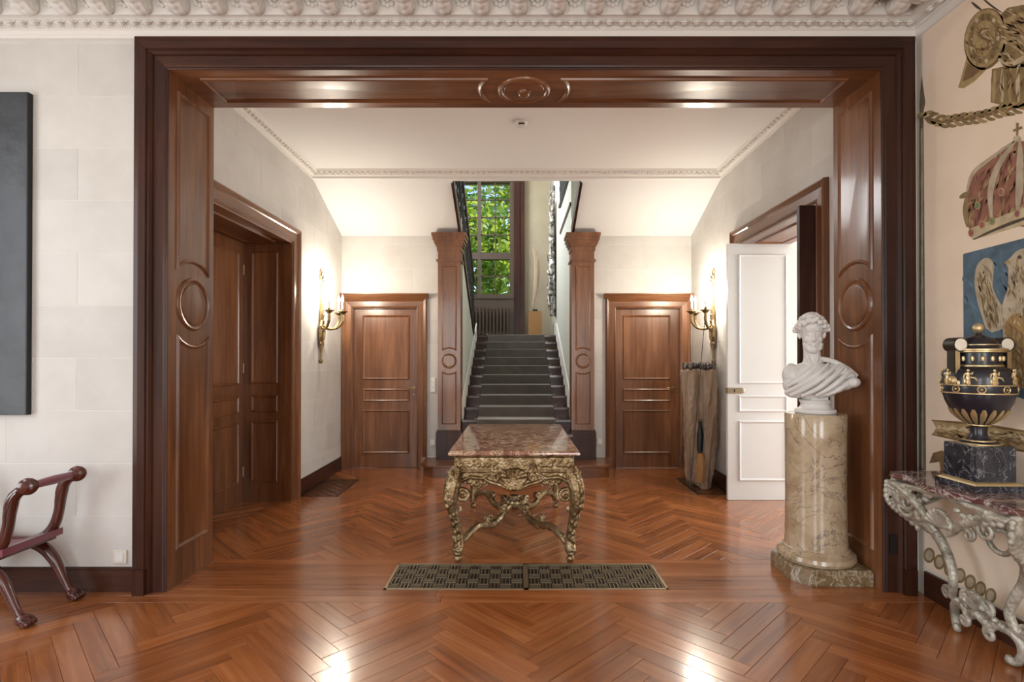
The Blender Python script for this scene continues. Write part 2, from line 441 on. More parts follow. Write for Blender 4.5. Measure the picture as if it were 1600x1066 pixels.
for x0,y0,x1,y1 in ((XW,3.24,XT,3.33),(XW,3.33,XT,GY0),(XW,GY0,GX0,3.63),(XW,3.63,GX0,GY1),(GX1,GY0,XT,3.63),(GX1,3.63,XT,GY1),(XW,GY1,XT,3.93)):
    x=x0+.001
    while x<x1:
        e=min(x+random.uniform(1.7,2.4),x1)
        put_plank(rect(x,y0,e,y1),(1,0)); x=e
put_plank(rect(XW,-3.5,XT,-.6),(0,1))
me=bpy.data.meshes.new('parquet_field'); me.from_pydata(rest['v'],[],rest['f']); attr(me,rest['g'],rest['r'])
ro=link('parquet_field',me,'plank',floor,False); ro['kind']='stuff'
# ---- front wall with the wide portal
wf=wall('wall_front',FW,XW,0,XT,3.75,[(XJL-.033,-1,XJR+.033,ZP+.033)],YJ-YW,'mortar','pale limestone block wall around the wide portal')
blocks(wf,FW,XW,.15,XJL-.19,3.46,[],ch=.3285,bl=.88,z0=-.19,off=.301)
struct(MB().box(XW,YW-.018,0,XJL-.2,YW,.135).box(XW,YW-.012,.135,XJL-.2,YW,.15).build('baseboard_front','darkx'),'dark stained baseboard under the pale block wall')
wr=wall('wall_right',Fr((XT,0,0),(0,-1,0),(0,0,1)),-YW,0,3.6,3.75,[],.25,'cream','wall hung with painted canvas behind the console')
struct(MB().box(XT-.018,-3.5,0,XT,YW-.07,.15).build('baseboard_right','darky'),'dark baseboard below the painted canvas')
wall('wall_left',Fr((XW,0,0),(0,1,0),(0,0,1)),-3.6,0,YW,3.75,[(1.0,.5,2.5,3.15)],.3,'plaster')
wall('wall_rear',Fr((0,-3.5,0),(-1,0,0),(0,0,1)),-XT,0,-XW,3.75,[(1.4,.5,2.95,3.3),(-1.95,.5,-.45,3.3)],.3,'plaster')
struct(MB().box(XW-.3,-3.8,3.74,XT+.3,YJ,3.9).build('ceiling','ceil',smooth=False),'white plaster ceiling of the front room')
# portal lining, panels and casing
pt=struct(empty('trim_1'),'wide mahogany portal with panelled jambs and soffit'); 
LAY=[(0,0),(.004,.011),(.012,.015),(.020,.010),(.028,.003),(.036,.0025)]
def panel(F,poly,parent,mat='wood',lay=LAY,name='panel'): return MB().layers(F,poly,lay).build(name,mat,parent,ang=9)
MB().box(XJL-.033,YW-.012,0,XJL,YJ+.004,ZP+.03).build('jamb_board','wood',pt)
MB().box(XJR,YW-.012,0,XJR+.033,YJ+.004,ZP+.03).build('jamb_board','wood',pt)
MB().box(XJL,YW-.012,ZP,XJR,YJ+.004,ZP+.03).build('soffit_board','woodx',pt)
def arcside(c,b,r,a0,a1,sgn,n=14):
    out=[]
    for i in range(n+1):
        a=lerp(a0,a1,i/n); out.append((a,b+sgn*math.sqrt(max(0,r*r-(a-c)**2))))
    return out
for F,mn,mx in ((Fr((XJL,0,0),(0,1,0),(0,0,1)),3.469,3.829),(Fr((XJR,0,0),(0,-1,0),(0,0,1)),-3.829,-3.469)):
    c=(mn+mx)/2; zc=1.81; r=.272
    panel(F,[(mn,3.165)]+arcside(c,zc,r,mn,mx,1)+[(mx,3.165)],pt)
    panel(F,[(mn,.228)]+arcside(c,zc,r,mn,mx,-1)+[(mx,.228)],pt)
    panel(F,circ(c,zc,.178,36),pt,lay=[(0,0),(.004,.010),(.014,.016),(.026,.012),(.034,.003),(.04,.003),(.046,.009),(.06,.011)],name='roundel')
FS=Fr((0,0,ZP),(1,0,0),(0,-1,0)); xc=.055; yc=-3.64
def soff(a0,a1,sg):
    pts=[]
    for i in range(15):
        b=lerp(-3.80,-3.48,i/14); pts.append((xc+sg*.01+sg*math.sqrt(.272**2-(b-yc)**2),b))
    far=a1 if sg>0 else a0
    return pts+[(far,-3.48),(far,-3.80)]
panel(FS,soff(0,2.14,1),pt,'woodx'); panel(FS,soff(-2.03,0,-1),pt,'woodx')
panel(FS,circ(xc,yc,.178,36),pt,'woodx',[(0,0),(.004,.010),(.014,.016),(.026,.012),(.034,.003),(.04,.003),(.046,.009),(.06,.011)],'roundel')
MB().ball((xc,3.64,ZP-.012),(.045,.045,.035),18).build('boss','wood',pt)
CAS=[(0,.0125),(0,.018),(.010,.024),(.018,.017),(.028,.020),(.082,.024),(.088,.036),(.100,.050),(.112,.046),(.118,.056),(.158,.060),(.168,.044),(.198,.040),(.203,0)]
def architrave(F,a0,a1,b0,b1,prof,name,parent,mats,cap=None):
    """three mitred members around an opening in the frame plane"""
    def pt_(a,b,da,db): return [F(a+da*o,b+db*o,h) for o,h in prof]
    MB().sweep([pt_(a0,b0,-1,0),pt_(a0,b1,-1,1)]).build(name,mats[0],parent,ang=12)
    MB().sweep([pt_(a0,b1,-1,1),pt_(a1,b1,1,1)]).build(name,mats[1],parent,ang=12)
    MB().sweep([pt_(a1,b1,1,1),pt_(a1,b0,1,0)]).build(name,mats[0],parent,ang=12)
architrave(FW,XJL,XJR,0,ZP,CAS,'casing',pt,('dark','darkx'))
for s,x in ((-1,XJL),(1,XJR)):
    MB().box(x+s*.105,YW-.075,0,x+s*.175,YW,.155).build('plinth_block','dark',pt)
so=tag(MB().box(XJR+.035,YW-.031,.24,XJR+.075,YW-.02,.36).build('socket_plate','black'),'black socket plate low on the portal casing beside the console','socket')
# ---- front room cornice
def cornice_run(name,prof,path,mat,closed=False,parent=None):
    """profile (out,z) swept along a plan polyline of (x,y,outx,outy)"""
    return MB().sweep([[V((x+ox*o,y+oy*o,z)) for o,z in prof] for x,y,ox,oy in path]).build(name,mat,parent,ang=25)
c1=struct(empty('trim_2'),'white plaster cornice with egg-and-dart and acanthus brackets')
CP=[(0,3.44),(.022,3.446),(.026,3.462),(.020,3.466),(.024,3.490),(.034,3.496),(.034,3.512),(.042,3.513),(.050,3.518),(.085,3.535),(.100,3.536),(.112,3.536),(.112,3.74),(0,3.74)]
cornice_run('cornice_moulding',CP,[(XW,YW,0,-1),(XT,YW,-1,-1),(XT,-3.5,-1,0)],'plaster',parent=c1)
egg=MB(); egg.ball((0,0,0),(.020,.016,.021),10)
egg.tube([(-.027,-.002,.020),(-.025,-.006,-.004),(-.014,-.008,-.02),(0,-.008,-.025),(.014,-.008,-.02),(.025,-.006,-.004),(.027,-.002,.020)],.0045,6)
egg.tube([(.0385,-.006,.02),(.0385,-.010,0),(.0385,-.006,-.022)],[.006,.005,.0015],6)
eggm=egg.mesh('egg_and_dart'); eggm.materials.append(M['plaster']); eggm.shade_smooth()
x=-3.35
while x<XT-.06:
    o=bpy.data.objects.new('egg_and_dart',eggm); COL.objects.link(o); o.location=(x,YW-.062,3.517); o.rotation_euler=(R(-50),0,0); o.parent=c1; x+=.077
y=YW-.2
while y>1.9:
    o=bpy.data.objects.new('egg_and_dart',eggm); COL.objects.link(o); o.location=(XT-.062,y,3.517); o.rotation_euler=(R(-50),0,-pi/2); o.parent=c1; y-=.077
bd=MB(); x=-3.4
while x<XT: bd.ball((x,YW-.034,3.503),.0062,6); x+=.0145
b_o=bd.build('bead_row','plaster',c1); b_o['kind']='stuff'
br=MB(); FBk=Fr((-.05,0,0),(0,-1,0),(0,0,1))   # bracket profile in (out,z), extruded along x
br.prism(FBk,curve([(0,.02),(.03,-.004),(.07,0),(.13,.028),(.19,.05),(.25,.045),(.285,.06),(.30,.09)],28)+[(.30,.20),(0,.20)],.0,-.10)
for s in (-1,1):
    br.tube([(s*.052,-.025+0*i,.03) for i in range(2)],.01,6)
    br.tube(spiral(Fr((s*.05,0,0),(0,-1,0),(0,0,1)),(.045,.035),.035,1.5,18),.008,6)
for i in range(6):
    for s in (-1,0,1):
        t=i/5; br.ball((s*.028,-.03-.21*t,.004+.045*t-(.008 if s==0 else 0)),(.022,.03,.012),8)
brm=fuse(br,.006,2); brm.materials.append(M['plaster']); brm.shade_smooth()
rs=MB(); rs.ball((0,0,0),(.018,.012,.018),8)
for i in range(8): rs.ball((.034*cos(i*pi/4),0,.034*sin(i*pi/4)),(.017,.010,.017),8)
rsm=rs.mesh('rosette'); rsm.materials.append(M['plaster']); rsm.shade_smooth()
x=.018-.2275*15
while x<XT-.2:
    o=bpy.data.objects.new('bracket',brm); COL.objects.link(o); o.location=(x,YW-.108,3.535); o.parent=c1
    o=bpy.data.objects.new('rosette',rsm); COL.objects.link(o); o.location=(x+.114,YW-.116,3.625); o.parent=c1
    x+=.2275
y=YW-.26
while y>1.6:
    o=bpy.data.objects.new('bracket',brm); COL.objects.link(o); o.location=(XT-.108,y,3.535); o.rotation_euler=(0,0,-pi/2); o.parent=c1; y-=.2275
# ---- hall shell
HOL=(4.05,-1,5.55,2.64); HOR=(-5.62,-1,-4.15,2.64)
wl=wall('wall_hall_left',FL,YJ,0,YB+.2,3.7,[HOL],.5,'mortar','pale limestone hall wall with panelled doorway')
blocks(wl,FL,YJ,.16,YB,3.55,[(HOL[0]-.15,-1,HOL[2]+.15,HOL[3]+.13)],off=.3)
wr2=wall('wall_hall_right',FR,-YB-.2,0,-YJ,3.7,[HOR],.5,'mortar','pale limestone hall wall with open double doorway')
blocks(wr2,FR,-YB,.16,-YJ,3.55,[(HOR[0]-.15,-1,HOR[2]+.15,HOR[3]+.13)],off=.1)
DL=(-2.145,-1,-1.30,2.11); DR=(1.31,-1,2.16,2.11); ST=(-.715,-1,.735,6)
wb=wall('wall_hall_back',FB,XL,0,XR,3.3,[DL,DR,ST],.12,'mortar','pale limestone back wall with two doors')
hb=[(-2.28,-1,-1.165,2.24),(1.175,-1,2.295,2.24),(-1.01,-1,1.02,6)]
blocks(wb,FB,XL,.16,XR,3.07,hb,off=.35)
struct(MB().box(XL-.3,YJ-.02,3.55,XR+.3,6.16,3.7).build('ceiling_hall','ceil',smooth=False),'white hall ceiling')
for x0,x1,nm in ((XL,-.72,'ceiling_soffit_left'),(.74,XR,'ceiling_soffit_right')):
    vs=[(x,y,z) for x in (x0,x1) for y,z in ((6.1,3.48),(7.16,3.055),(7.16,3.2),(6.1,3.63))]
    struct(MB().add(vs,[(0,1,2,3),(4,7,6,5),(0,4,5,1),(1,5,6,2),(2,6,7,3),(3,7,4,0)]).build(nm,'ceil',smooth=False),'white sloping soffit beside the stair opening')
struct(MB().box(XL-.2,6.09,3.465,XR+.2,6.17,3.6).build('ceiling_beam','ceil',smooth=False))
c2=struct(empty('trim_3'),'white hall ceiling cornice')
HP=[(0,3.465),(.012,3.465),(.016,3.485),(.040,3.497),(.046,3.515),(.070,3.523),(.085,3.54),(.09,3.552),(0,3.552)]
cornice_run('cornice_moulding',HP,[(XL,YJ,1,0),(XL,6.09,1,-1),(XR,6.09,-1,-1),(XR,YJ,-1,0)],'plaster',parent=c2)
dn=MB()
for i in range(76): dn.box(XL+.03+i*.06,6.02,3.502,XL+.06+i*.06,6.052,3.52)
for i in range(36):
    for x in (XL,XR-.07): dn.box(x+(.038 if x<0 else 0),YJ+.05+i*.06,3.502,x+(.07 if x<0 else .032),YJ+.08+i*.06,3.52)
d_o=dn.build('dentil_row','plaster',c2,False); d_o['kind']='stuff'
for nm,b in (('baseboard_hall_left',(XL,5.70,XL+.02,YB)),('baseboard_hall_right',(XR-.02,5.77,XR,YB)),('baseboard_back_left',(XL,YB-.02,-2.28,YB)),('baseboard_back_right',(2.295,YB-.02,XR,YB))):
    struct(MB().box(b[0],b[1],0,b[2],b[3],.15).box(b[0],b[1],.15,b[2] if 'hall_left' not in nm else b[2]-.008,b[3],.165).build(nm,'darky' if 'hall' in nm else 'darkx'))
# ---- doors
ARC=[(0,-.01),(0,.020),(.012,.026),(.020,.020),(.085,.024),(.092,.034),(.105,.040),(.120,.048),(.132,.040),(.135,0)]
PZ=[(.198,.818),(.905,1.078),(1.194,2.53)]
def leaf(F,a0,a1,z1,par,mat,th=.045,back=True,ins=.105,name='door_leaf',zs=PZ,ref=2.64):
    o=MB().fbox(F,a0,.003,-th,a1,z1,0).build(name,mat,par,smooth=False)
    k=z1/ref
    for z0,zz in zs: panel(F,rect(a0+ins,z0*k,a1-ins,zz*k),o,mat)
    return o
def lever(p,u,n,par,mat='brass'):
    u=V(u); n=V(n); p=V(p); mb=MB()
    mb.tube([p,p+n*.012],[.024,.022],12); mb.tube([p,p+n*.05,p+n*.056+u*.02,p+n*.056+u*.11],[.009,.009,.009,.007],8)
    return mb.build('door_handle',mat,par)
d=struct(empty('door_1'),'deep panelled mahogany double doorway in the hall left wall')
architrave(FL,4.05,5.55,0,2.64,[(o*1.1,h) for o,h in ARC],'architrave',d,('wood','woody'))
MB().box(XL-.5,5.53,0,XL+.012,5.56,2.64).build('reveal','wood',d,False)
MB().box(XL-.5,4.04,0,XL+.012,4.07,2.64).build('reveal','wood',d,False)
MB().box(XL-.5,4.07,2.62,XL+.012,5.53,2.65).build('reveal_soffit','woody',d,False)
Fq=Fr((0,5.53,0),(1,0,0),(0,0,1))
for z0,z1 in PZ: panel(Fq,rect(-2.69,z0,-2.415,z1),d)
panel(Fr((0,0,2.62),(1,0,0),(0,-1,0)),rect(-2.70,-5.43,-2.40,-4.17),d,'woody')
Fq=Fr((XL-.48,0,0),(0,1,0),(0,0,1))
leaf(Fq,4.07,4.798,2.62,d,'wood'); lf=leaf(Fq,4.802,5.53,2.62,d,'wood')
for z in (.3,1.35,2.35): MB().tube([(XL-.474,5.522,z-.05),(XL-.474,5.522,z+.05)],.008,8).build('hinge','brassy',lf)
d=struct(empty('door_2'),'open double doorway in the hall right wall, one leaf white, one brown')
architrave(FR,-5.62,-4.15,0,2.64,[(o*1.1,h) for o,h in ARC],'architrave',d,('wood','woody'))
MB().box(XR-.012,5.60,0,XR+.5,5.63,2.64).build('reveal','wood',d,False)
MB().box(XR-.012,4.14,0,XR+.5,4.17,2.64).build('reveal','wood',d,False)
MB().box(XR-.012,4.17,2.62,XR+.5,5.60,2.65).build('reveal_soffit','woody',d,False)
panel(Fr((0,0,2.62),(1,0,0),(0,-1,0)),rect(2.42,-5.5,2.70,-4.27),d,'woody')
wl_=leaf(Fr((0,5.56,0),(1,0,0),(0,0,1)),2.167,2.877,2.625,d,'white',.04)
MB().box(2.160,5.548,1.09,2.31,5.56,1.15).ball((2.31,5.556,1.12),(.03,.008,.03),12).box(2.158,5.555,1.09,2.168,5.60,1.15).build('lock_plate','brassy',wl_)
MB().box(2.225,5.545,1.105,2.235,5.55,1.135).build('keyhole','iron',wl_)
bl_=leaf(Fr((0,4.19,0),(1,0,0),(0,0,1)),2.167,2.877,2.62,d,'dark',-.04)
for i,(nm,D_,sx) in enumerate((('door_3',DL,1),('door_4',DR,1))):
    d=struct(empty(nm),'closed mahogany door in the hall back wall beside the sconce')
    a0,a1=D_[0],D_[2]
    architrave(FB,a0,a1,0,2.11,ARC,'architrave',d,('wood','woodx'))
    cp=[(0,0),(.03,0),(.034,.012),(.05,.02),(.055,.035),(.075,.045),(.078,.06),(0,.06)]
    MB().sweep([[V((x,YB-o-.02,2.235+z)) for o,z in cp] for x in (a0-.16,a1+.16)]).box(a0-.16,YB-.022,2.235,a1+.16,YB,2.29).build('door_cap','woodx',d,ang=25)
    MB().box(a0-.02,YB,0,a0+.004,YB+.13,2.12).build('jamb','wood',d,False); MB().box(a1-.004,YB,0,a1+.02,YB+.13,2.12).build('jamb','wood',d,False)
    MB().box(a0,YB,2.105,a1,YB+.13,2.125).build('head','woodx',d,False)
    for x in (a0-.10,a1+.10): MB().box(x-.037,YB-.055,0,x+.037,YB,.16).build('plinth_block','wood',d)
    l=leaf(Fr((0,YB+.07,0),(1,0,0),(0,0,1)),a0+.004,a1-.004,2.105,d,'wood',zs=[(.235,.96),(1.10,1.315),(1.465,2.535)])
    lever((a1-.055,YB+.07,1.06),(-1,0,0),(0,-1,0),l)
    MB().tube([(a1-.055,YB+.069,.97),(a1-.055,YB+.064,.97)],.012,10).build('keyhole','brass',l)
# ---- side room seen through the open doorway
struct(MB().box(2.82,3.6,-.1,5.4,6.3,0).build('floor_side_room','plank',smooth=False))
Fz=MB().box(2.82,6.3,0,5.4,6.4,3.2).box(2.82,3.5,0,5.4,3.6,3.2).box(2.82,5.64,2.64,2.9,6.3,3.2); Fz.box(2.82,3.6,2.7,2.86,5.64,3.2)
struct(Fz.build('wall_side_room','plaster',smooth=False)); struct(MB().box(2.82,3.5,3.2,5.5,6.4,3.3).build('ceiling_side_room','ceil',smooth=False))
struct(MB().box(5.4,3.5,0,5.5,6.4,.9).box(5.4,3.5,2.9,5.5,6.4,3.2).box(5.4,3.5,.9,5.5,4.0,2.9).box(5.4,5.7,.9,5.5,6.4,2.9).build('wall_side_room_window','plaster',smooth=False))
# ---- staircase
stc=thing('staircase','dark mahogany staircase rising between two pilasters to a landing','staircase')
pl=[(x,y) for x,y in ((-.72,7.27),(-1.17,7.16))]
def roundcorner(cx,cy,r,a0,a1,n=8): return [(cx+r*cos(lerp(a0,a1,i/n)),cy+r*sin(lerp(a0,a1,i/n))) for i in range(n+1)]
pp=roundcorner(-1.0,6.78,.18,pi,1.5*pi)+roundcorner(1.01,6.78,.18,1.5*pi,2*pi)+[(1.19,YB),(-1.18,YB)]
FZ=Fr((0,0,0),(1,0,0),(0,1,0))
bs=MB().prism(FZ,inset(pp,.03),0,.118).build('step','woodx',stc,ang=30)
MB().layers(FZ,pp,[(.006,.118),(0,.125),(0,.142),(.006,.15)]).build('tread','woodx',stc,ang=30)
NOS=[(6.70,.317),(6.885,.483),(7.07,.65)]+[(7.07+.2989*i,.65+.1352*i) for i in range(1,10)]
zp=.15
for i,(y,z) in enumerate(NOS):
    ye=NOS[i+1][0]+.03 if i<len(NOS)-1 else 11.045
    x0,x1=(-.70,.72) if i<len(NOS)-1 else (-1.745,.735)
    s_=MB().box(x0,y+.025,zp-.02,x1,ye,z-.03).build('riser','darkx',stc,False)
    MB().fbox(FZ,x0,y,z-.03,x1,ye,z).build('tread','tread',stc,False); zp=z
for x in (-.715,.72):   # raked skirting boards beside the flight
    f=Fr((x,0,0),(0,1,0),(0,0,1))
    MB().prism(f,[(7.2,.60),(7.2,.92),(9.76,2.08),(9.76,1.80)],0,.015 if x<0 else .02).build('skirting','plaster',stc,False)
run=tag(empty('stair_runner',(0,7.07,.65)),'brown grey carpet runner fixed down the staircase','carpet')
rp=[]; zp=.483
for i,(y,z) in enumerate(NOS[1:]):
    rp+= [(y-.006,zp+.004),(y-.008,z-.02),(y-.006,z+.004),(y+.004,z+.008)]; zp=z
    rp.append((NOS[i+2][0]-.006 if i+2<len(NOS) else y+.25, z+.008))
th=[(a+.004,b-.004) for a,b in rp]
MB().sweep([[V((x,a,b)) for a,b in rp] for x in (-.505,.515)],caps=False).build('carpet','carpet',run,ang=20)
for (y,z) in NOS[2:]:
    for s in (-.53,.54): MB().tube([(s,y+.028,z+.012),(s+(.03 if s<0 else -.03),y+.028,z+.012)],.007,8).ball((s,y+.028,z+.012),.011,8).build('stair_rod_end','brass',run)
# pilasters
for i,xc_ in enumerate((-.859,.865)):
    p_=struct(empty('trim_%d'%(4+i),(xc_,YB-.05,.15)),'mahogany pilaster with moulded capital and roundel flanking the stairs')
    hw=.146; y0=YB-.14
    MB().box(xc_-hw,y0,.52,xc_+hw,YB+.14,2.86).build('shaft','wood',p_,False)
    MB().box(xc_-hw-.02,y0-.03,.15,xc_+hw+.02,YB+.14,.50).box(xc_-hw-.012,y0-.02,.50,xc_+hw+.012,YB+.14,.525).build('plinth','dark',p_)
    mb=MB()
    for z0,z1,e in ((2.70,2.725,.02),(2.84,2.90,.012),(2.90,2.93,.03),(2.93,2.97,.045),(2.97,3.02,.062),(3.02,3.06,.075)):
        mb.box(xc_-hw-e,y0-e,z0,xc_+hw+e,YB+.14,z1)
    mb.build('capital','wood',p_,False)
    f=Fr((0,y0,0),(1,0,0),(0,0,1)); a0,a1=xc_-.095,xc_+.095; zc=1.415
    l2=[(0,0),(.003,.006),(.009,.008),(.014,.003),(.018,.002)]
    panel(f,[(a0,2.64)]+arcside(xc_,zc,.16,a0,a1,1)+[(a1,2.64)],p_,lay=l2)
    panel(f,[(a0,.60)]+arcside(xc_,zc,.16,a0,a1,-1)+[(a1,.60)],p_,lay=l2)
    panel(f,circ(xc_,zc,.098),p_,lay=l2+[(.026,.006)],name='roundel')
# stairwell walls
f=Fr((-.82,0,0),(0,1,0),(0,0,1))
struct(MB().prism(f,[(7.275,0),(7.275,2.80),(9.25,1.80),(9.45,1.70),(9.755,1.70),(9.755,0)],0,.1).build('wall_stair_left','stairwall',smooth=False),'pale plaster wall below the upper flight')
f=Fr((.74,0,0),(0,1,0),(0,0,1))
struct(MB().prism(f,[(7.27,0),(7.27,5.6),(11.1,5.6),(11.1,0)],0,.12).build('wall_stair_right','stairwall',smooth=False),'pale plaster wall on the right of the stairs')
for nm,b in (('wall_stairwell_right',(.86,7.15,3.3,XR,7.27,5.6)),('wall_stairwell_left',(XL,7.15,3.3,-1.85,7.27,5.6)),('wall_stairwell_front',(XL,6.05,3.7,XR,6.17,5.6)),('wall_stairwell_side_left',(XL-.1,6.17,3.7,XL,7.3,5.6)),('wall_stairwell_side_right',(XR,6.17,3.7,XR+.1,7.3,5.6))):
    struct(MB().box(*b).build(nm,'stairwall',smooth=False))
wall('wall_stairwell_outer',Fr((-1.76,0,0),(0,1,0),(0,0,1)),7.28,0,11.1,5.6,[(8.4,3.85,10.0,5.15)],.09,'stairwall')  # opening is made up, cut only for the added stair fill lamp
struct(MB().box(XL-.1,6.05,5.6,XR+.1,11.3,5.7).build('ceiling_stairwell','ceil',smooth=False))
# upper flight on the left: slab, string and iron balustrade
up=thing('upper_flight','upper stair flight with brown string and ornate black iron balustrade','staircase')
vs=[(x,y,z) for x in (-1.75,-.73) for y,z in ((7.28,2.86),(9.25,1.86),(9.45,1.88),(7.28,3.05))]
MB().add(vs,[(0,1,2,3),(4,7,6,5),(0,4,5,1),(1,5,6,2),(2,6,7,3),(3,7,4,0)]).build('flight_slab','ceil',up,False)
f=Fr((-.735,0,0),(0,1,0),(0,0,1))
MB().prism(f,[(6.18,3.42),(7.1,3.00),(9.2,1.86),(9.35,1.86),(9.35,1.95),(7.1,3.14),(6.17,3.56)],0,.03).build('string_board','dark',up,False)
def zline(y): return 3.11-(y-7.1)*.545
rl=MB(); rl.tube([(-.72,6.3,zline(6.3)+.82),(-.72,9.25,zline(9.25)+.82)],.026,8); rl.build('handrail','dark',up)
def scrolls(mb,x,y,z,h):
    f=Fr((x,y,z),(0,1,0),(0,0,1))
    mb.tube([f(0,0),f(0,h)],.009,6)
    for s in (-1,1):
        mb.tube(spiral(f,(s*.06,h*.28),.05,1.3,16,start=pi if s>0 else 0,sgn=-s),.008,5)
        mb.tube(spiral(f,(s*.06,h*.70),.05,1.3,16,start=pi if s>0 else 0,sgn=s),.008,5)
        mb.tube([f(s*.01,h*.28+.05),f(s*.09,h*.49),f(s*.01,h*.70+.05)],.007,5)
    mb.ball(f(0,h*.5),.02,8)
for i in range(15):
    mb=MB(); y=6.45+i*.2; scrolls(mb,-.72,y,zline(y),.80); mb.build('baluster','iron',up)
ur=thing('upper_balustrade','black iron balustrade of the upper landing above the right stair wall','railing')
for i in range(8):
    mb=MB(); scrolls(mb,.715,7.35+i*.2,3.95,.85); mb.build('baluster','iron',ur)
MB().box(.70,7.27,3.92,.735,8.95,3.95).build('bottom_rail','iron',ur,False)
MB().box(.69,7.27,4.80,.735,8.95,4.84).build('handrail','dark',ur,False)
struct(MB().box(.722,7.27,3.49,.742,8.95,3.54).build('trim_6','dark',smooth=False),'thin brown trim along the upper landing edge')
f=Fr((.725,0,0),(0,1,0),(0,0,1))
struct(MB().prism(f,[(6.17,3.42),(7.15,3.03),(7.15,3.17),(6.17,3.56)],0,.03).build('trim_7','dark',smooth=False),'brown string along the edge of the right soffit')
# landing window
WX0,WX1,WZ0,WZ1=-1.40,-.09,2.72,5.06
wall('wall_landing',Fr((0,11.1,0),(1,0,0),(0,0,1)),-1.85,0,.86,5.6,[(WX0,WZ0,WX1,WZ1)],.25,'tanwall','tan wall of the stair landing')
wn=struct(empty('window_1',(-.745,11.1,WZ0)),'tall landing window with small panes looking onto trees')
M['sash']=plain('brown_window_paint',(.075,.05,.036),.4)
mb=MB().box(WX0-.06,11.04,WZ0-.05,WX0+.03,11.2,WZ1+.08).box(WX0-.06,11.04,WZ1-.02,WX1+.06,11.2,WZ1+.08).box(WX0-.06,11.02,WZ0-.06,WX1+.08,11.2,WZ0+.03)
mb.box(WX1-.03,11.04,WZ0-.05,WX1+.05,11.2,WZ1+.08).box(-.78,11.045,WZ0,-.71,11.2,WZ1).box(WX0,11.05,3.465,WX1,11.2,3.60)
mb.build('window_frame','sash',wn,False)
for x in (-1.085,-.42): MB().box(x-.011,11.10,WZ0,x+.011,11.14,WZ1).build('glazing_bar','sash',wn,False)
for z in (3.12,3.97,4.33,4.69): MB().box(WX0,11.10,z-.011,WX1,11.14,z+.011).build('glazing_bar','sash',wn,False)
xs=[WX0,-1.085,-.745,-.42,WX1]; zs=[WZ0,3.12,3.53,3.97,4.33,4.69,WZ1]
for i in range(4):
    for j in range(6): MB().box(xs[i],11.118,zs[j],xs[i+1],11.122,zs[j+1]).build('pane','glass',wn,False)
MB().box(WX0-.06,11.05,1.88,WX1+.05,11.1,WZ0-.06).build('sill_panel','sash',wn,False)
MB().box(WX1+.05,11.0,1.867,WX1+.27,11.1,5.4).box(WX1+.10,10.98,1.867,WX1+.17,11.0,5.4).build('window_casing','dark',wn,False)
rd=thing('radiator','dark ribbed cast-iron radiator under the landing window','radiator',(-.62,10.95,1.867))
for i in range(17):
    x=-1.28+i*.07
    MB().tube([(x,10.97,1.93),(x,10.97,2.44),(x,10.93,2.47),(x,10.89,2.44),(x,10.89,1.93)],.024,8).build('fin','sash',rd)
MB().box(-1.3,10.9,1.94,-.13,10.96,1.98).box(-1.3,10.9,2.38,-.13,10.96,2.42).box(-1.27,10.9,1.867,-1.24,10.96,1.95).box(-.19,10.9,1.867,-.16,10.96,1.95).build('header','sash',rd,False)
# ================================================================ THINGS
# ---- floor grilles
def grille(name,label,x0,y0,x1,y1,mat,cell,div=None,group=None):
    t=thing(name,label,'floor grille',((x0+x1)/2,(y0+y1)/2,0),group)
    fr=.016; secs=[(x0,x1)] if not div else [(x0,div-.010),(div+.010,x1)]
    mb=MB()
    for a,b in ((x0,x0+fr),(x1-fr,x1)): mb.box(a,y0,-.012,b,y1,.003)
    mb.box(x0,y0,-.012,x1,y0+fr,.003).box(x0,y1-fr,-.012,x1,y1,.003)
    if div: mb.box(div-.016,y0,-.012,div+.016,y1,.003)
    mb.build('frame',mat,t,False)
    for a,b in secs:
        la=MB(); a+=fr*.8; b-=fr*.8; nx=max(1,round((b-a)/cell)); ny=max(1,round((y1-y0-2*fr)/cell))
        cx=(b-a)/nx; cy=(y1-y0-2*fr)/ny; q=.0027
        for i in range(nx):
            for j in range(ny):
                X=a+i*cx; Y=y0+fr+j*cy
                for k in range(3):
                    if (i+j)%2: la.box(X+cx*(k+.5)/3-q,Y,-.010,X+cx*(k+.5)/3+q,Y+cy,.0015)
                    else: la.box(X,Y+cy*(k+.5)/3-q*.7,-.004,X+cx,Y+cy*(k+.5)/3+q*.7,.0015)
        la.build('lattice',mat,t,False)
    MB().box(x0,y0,-.0145,x1,y1,-.0125).build('duct_plate','black',t,False)
    return t
grille('floor_grille','long brass floor grille of woven bars in front of the gilt table',GX0,GY0,GX1,GY1,'brassy',.072,.065)
M['bronze']=plain('dark_bronze',(.05,.045,.035),.4,.7)
grille('floor_grille','dark bronze floor grille beside the left hall baseboard',-2.265,5.72,-1.87,6.5,'bronze',.06)
grille('floor_grille','dark bronze floor grille under the hollow trunk',1.93,5.80,2.285,6.58,'bronze',.06)
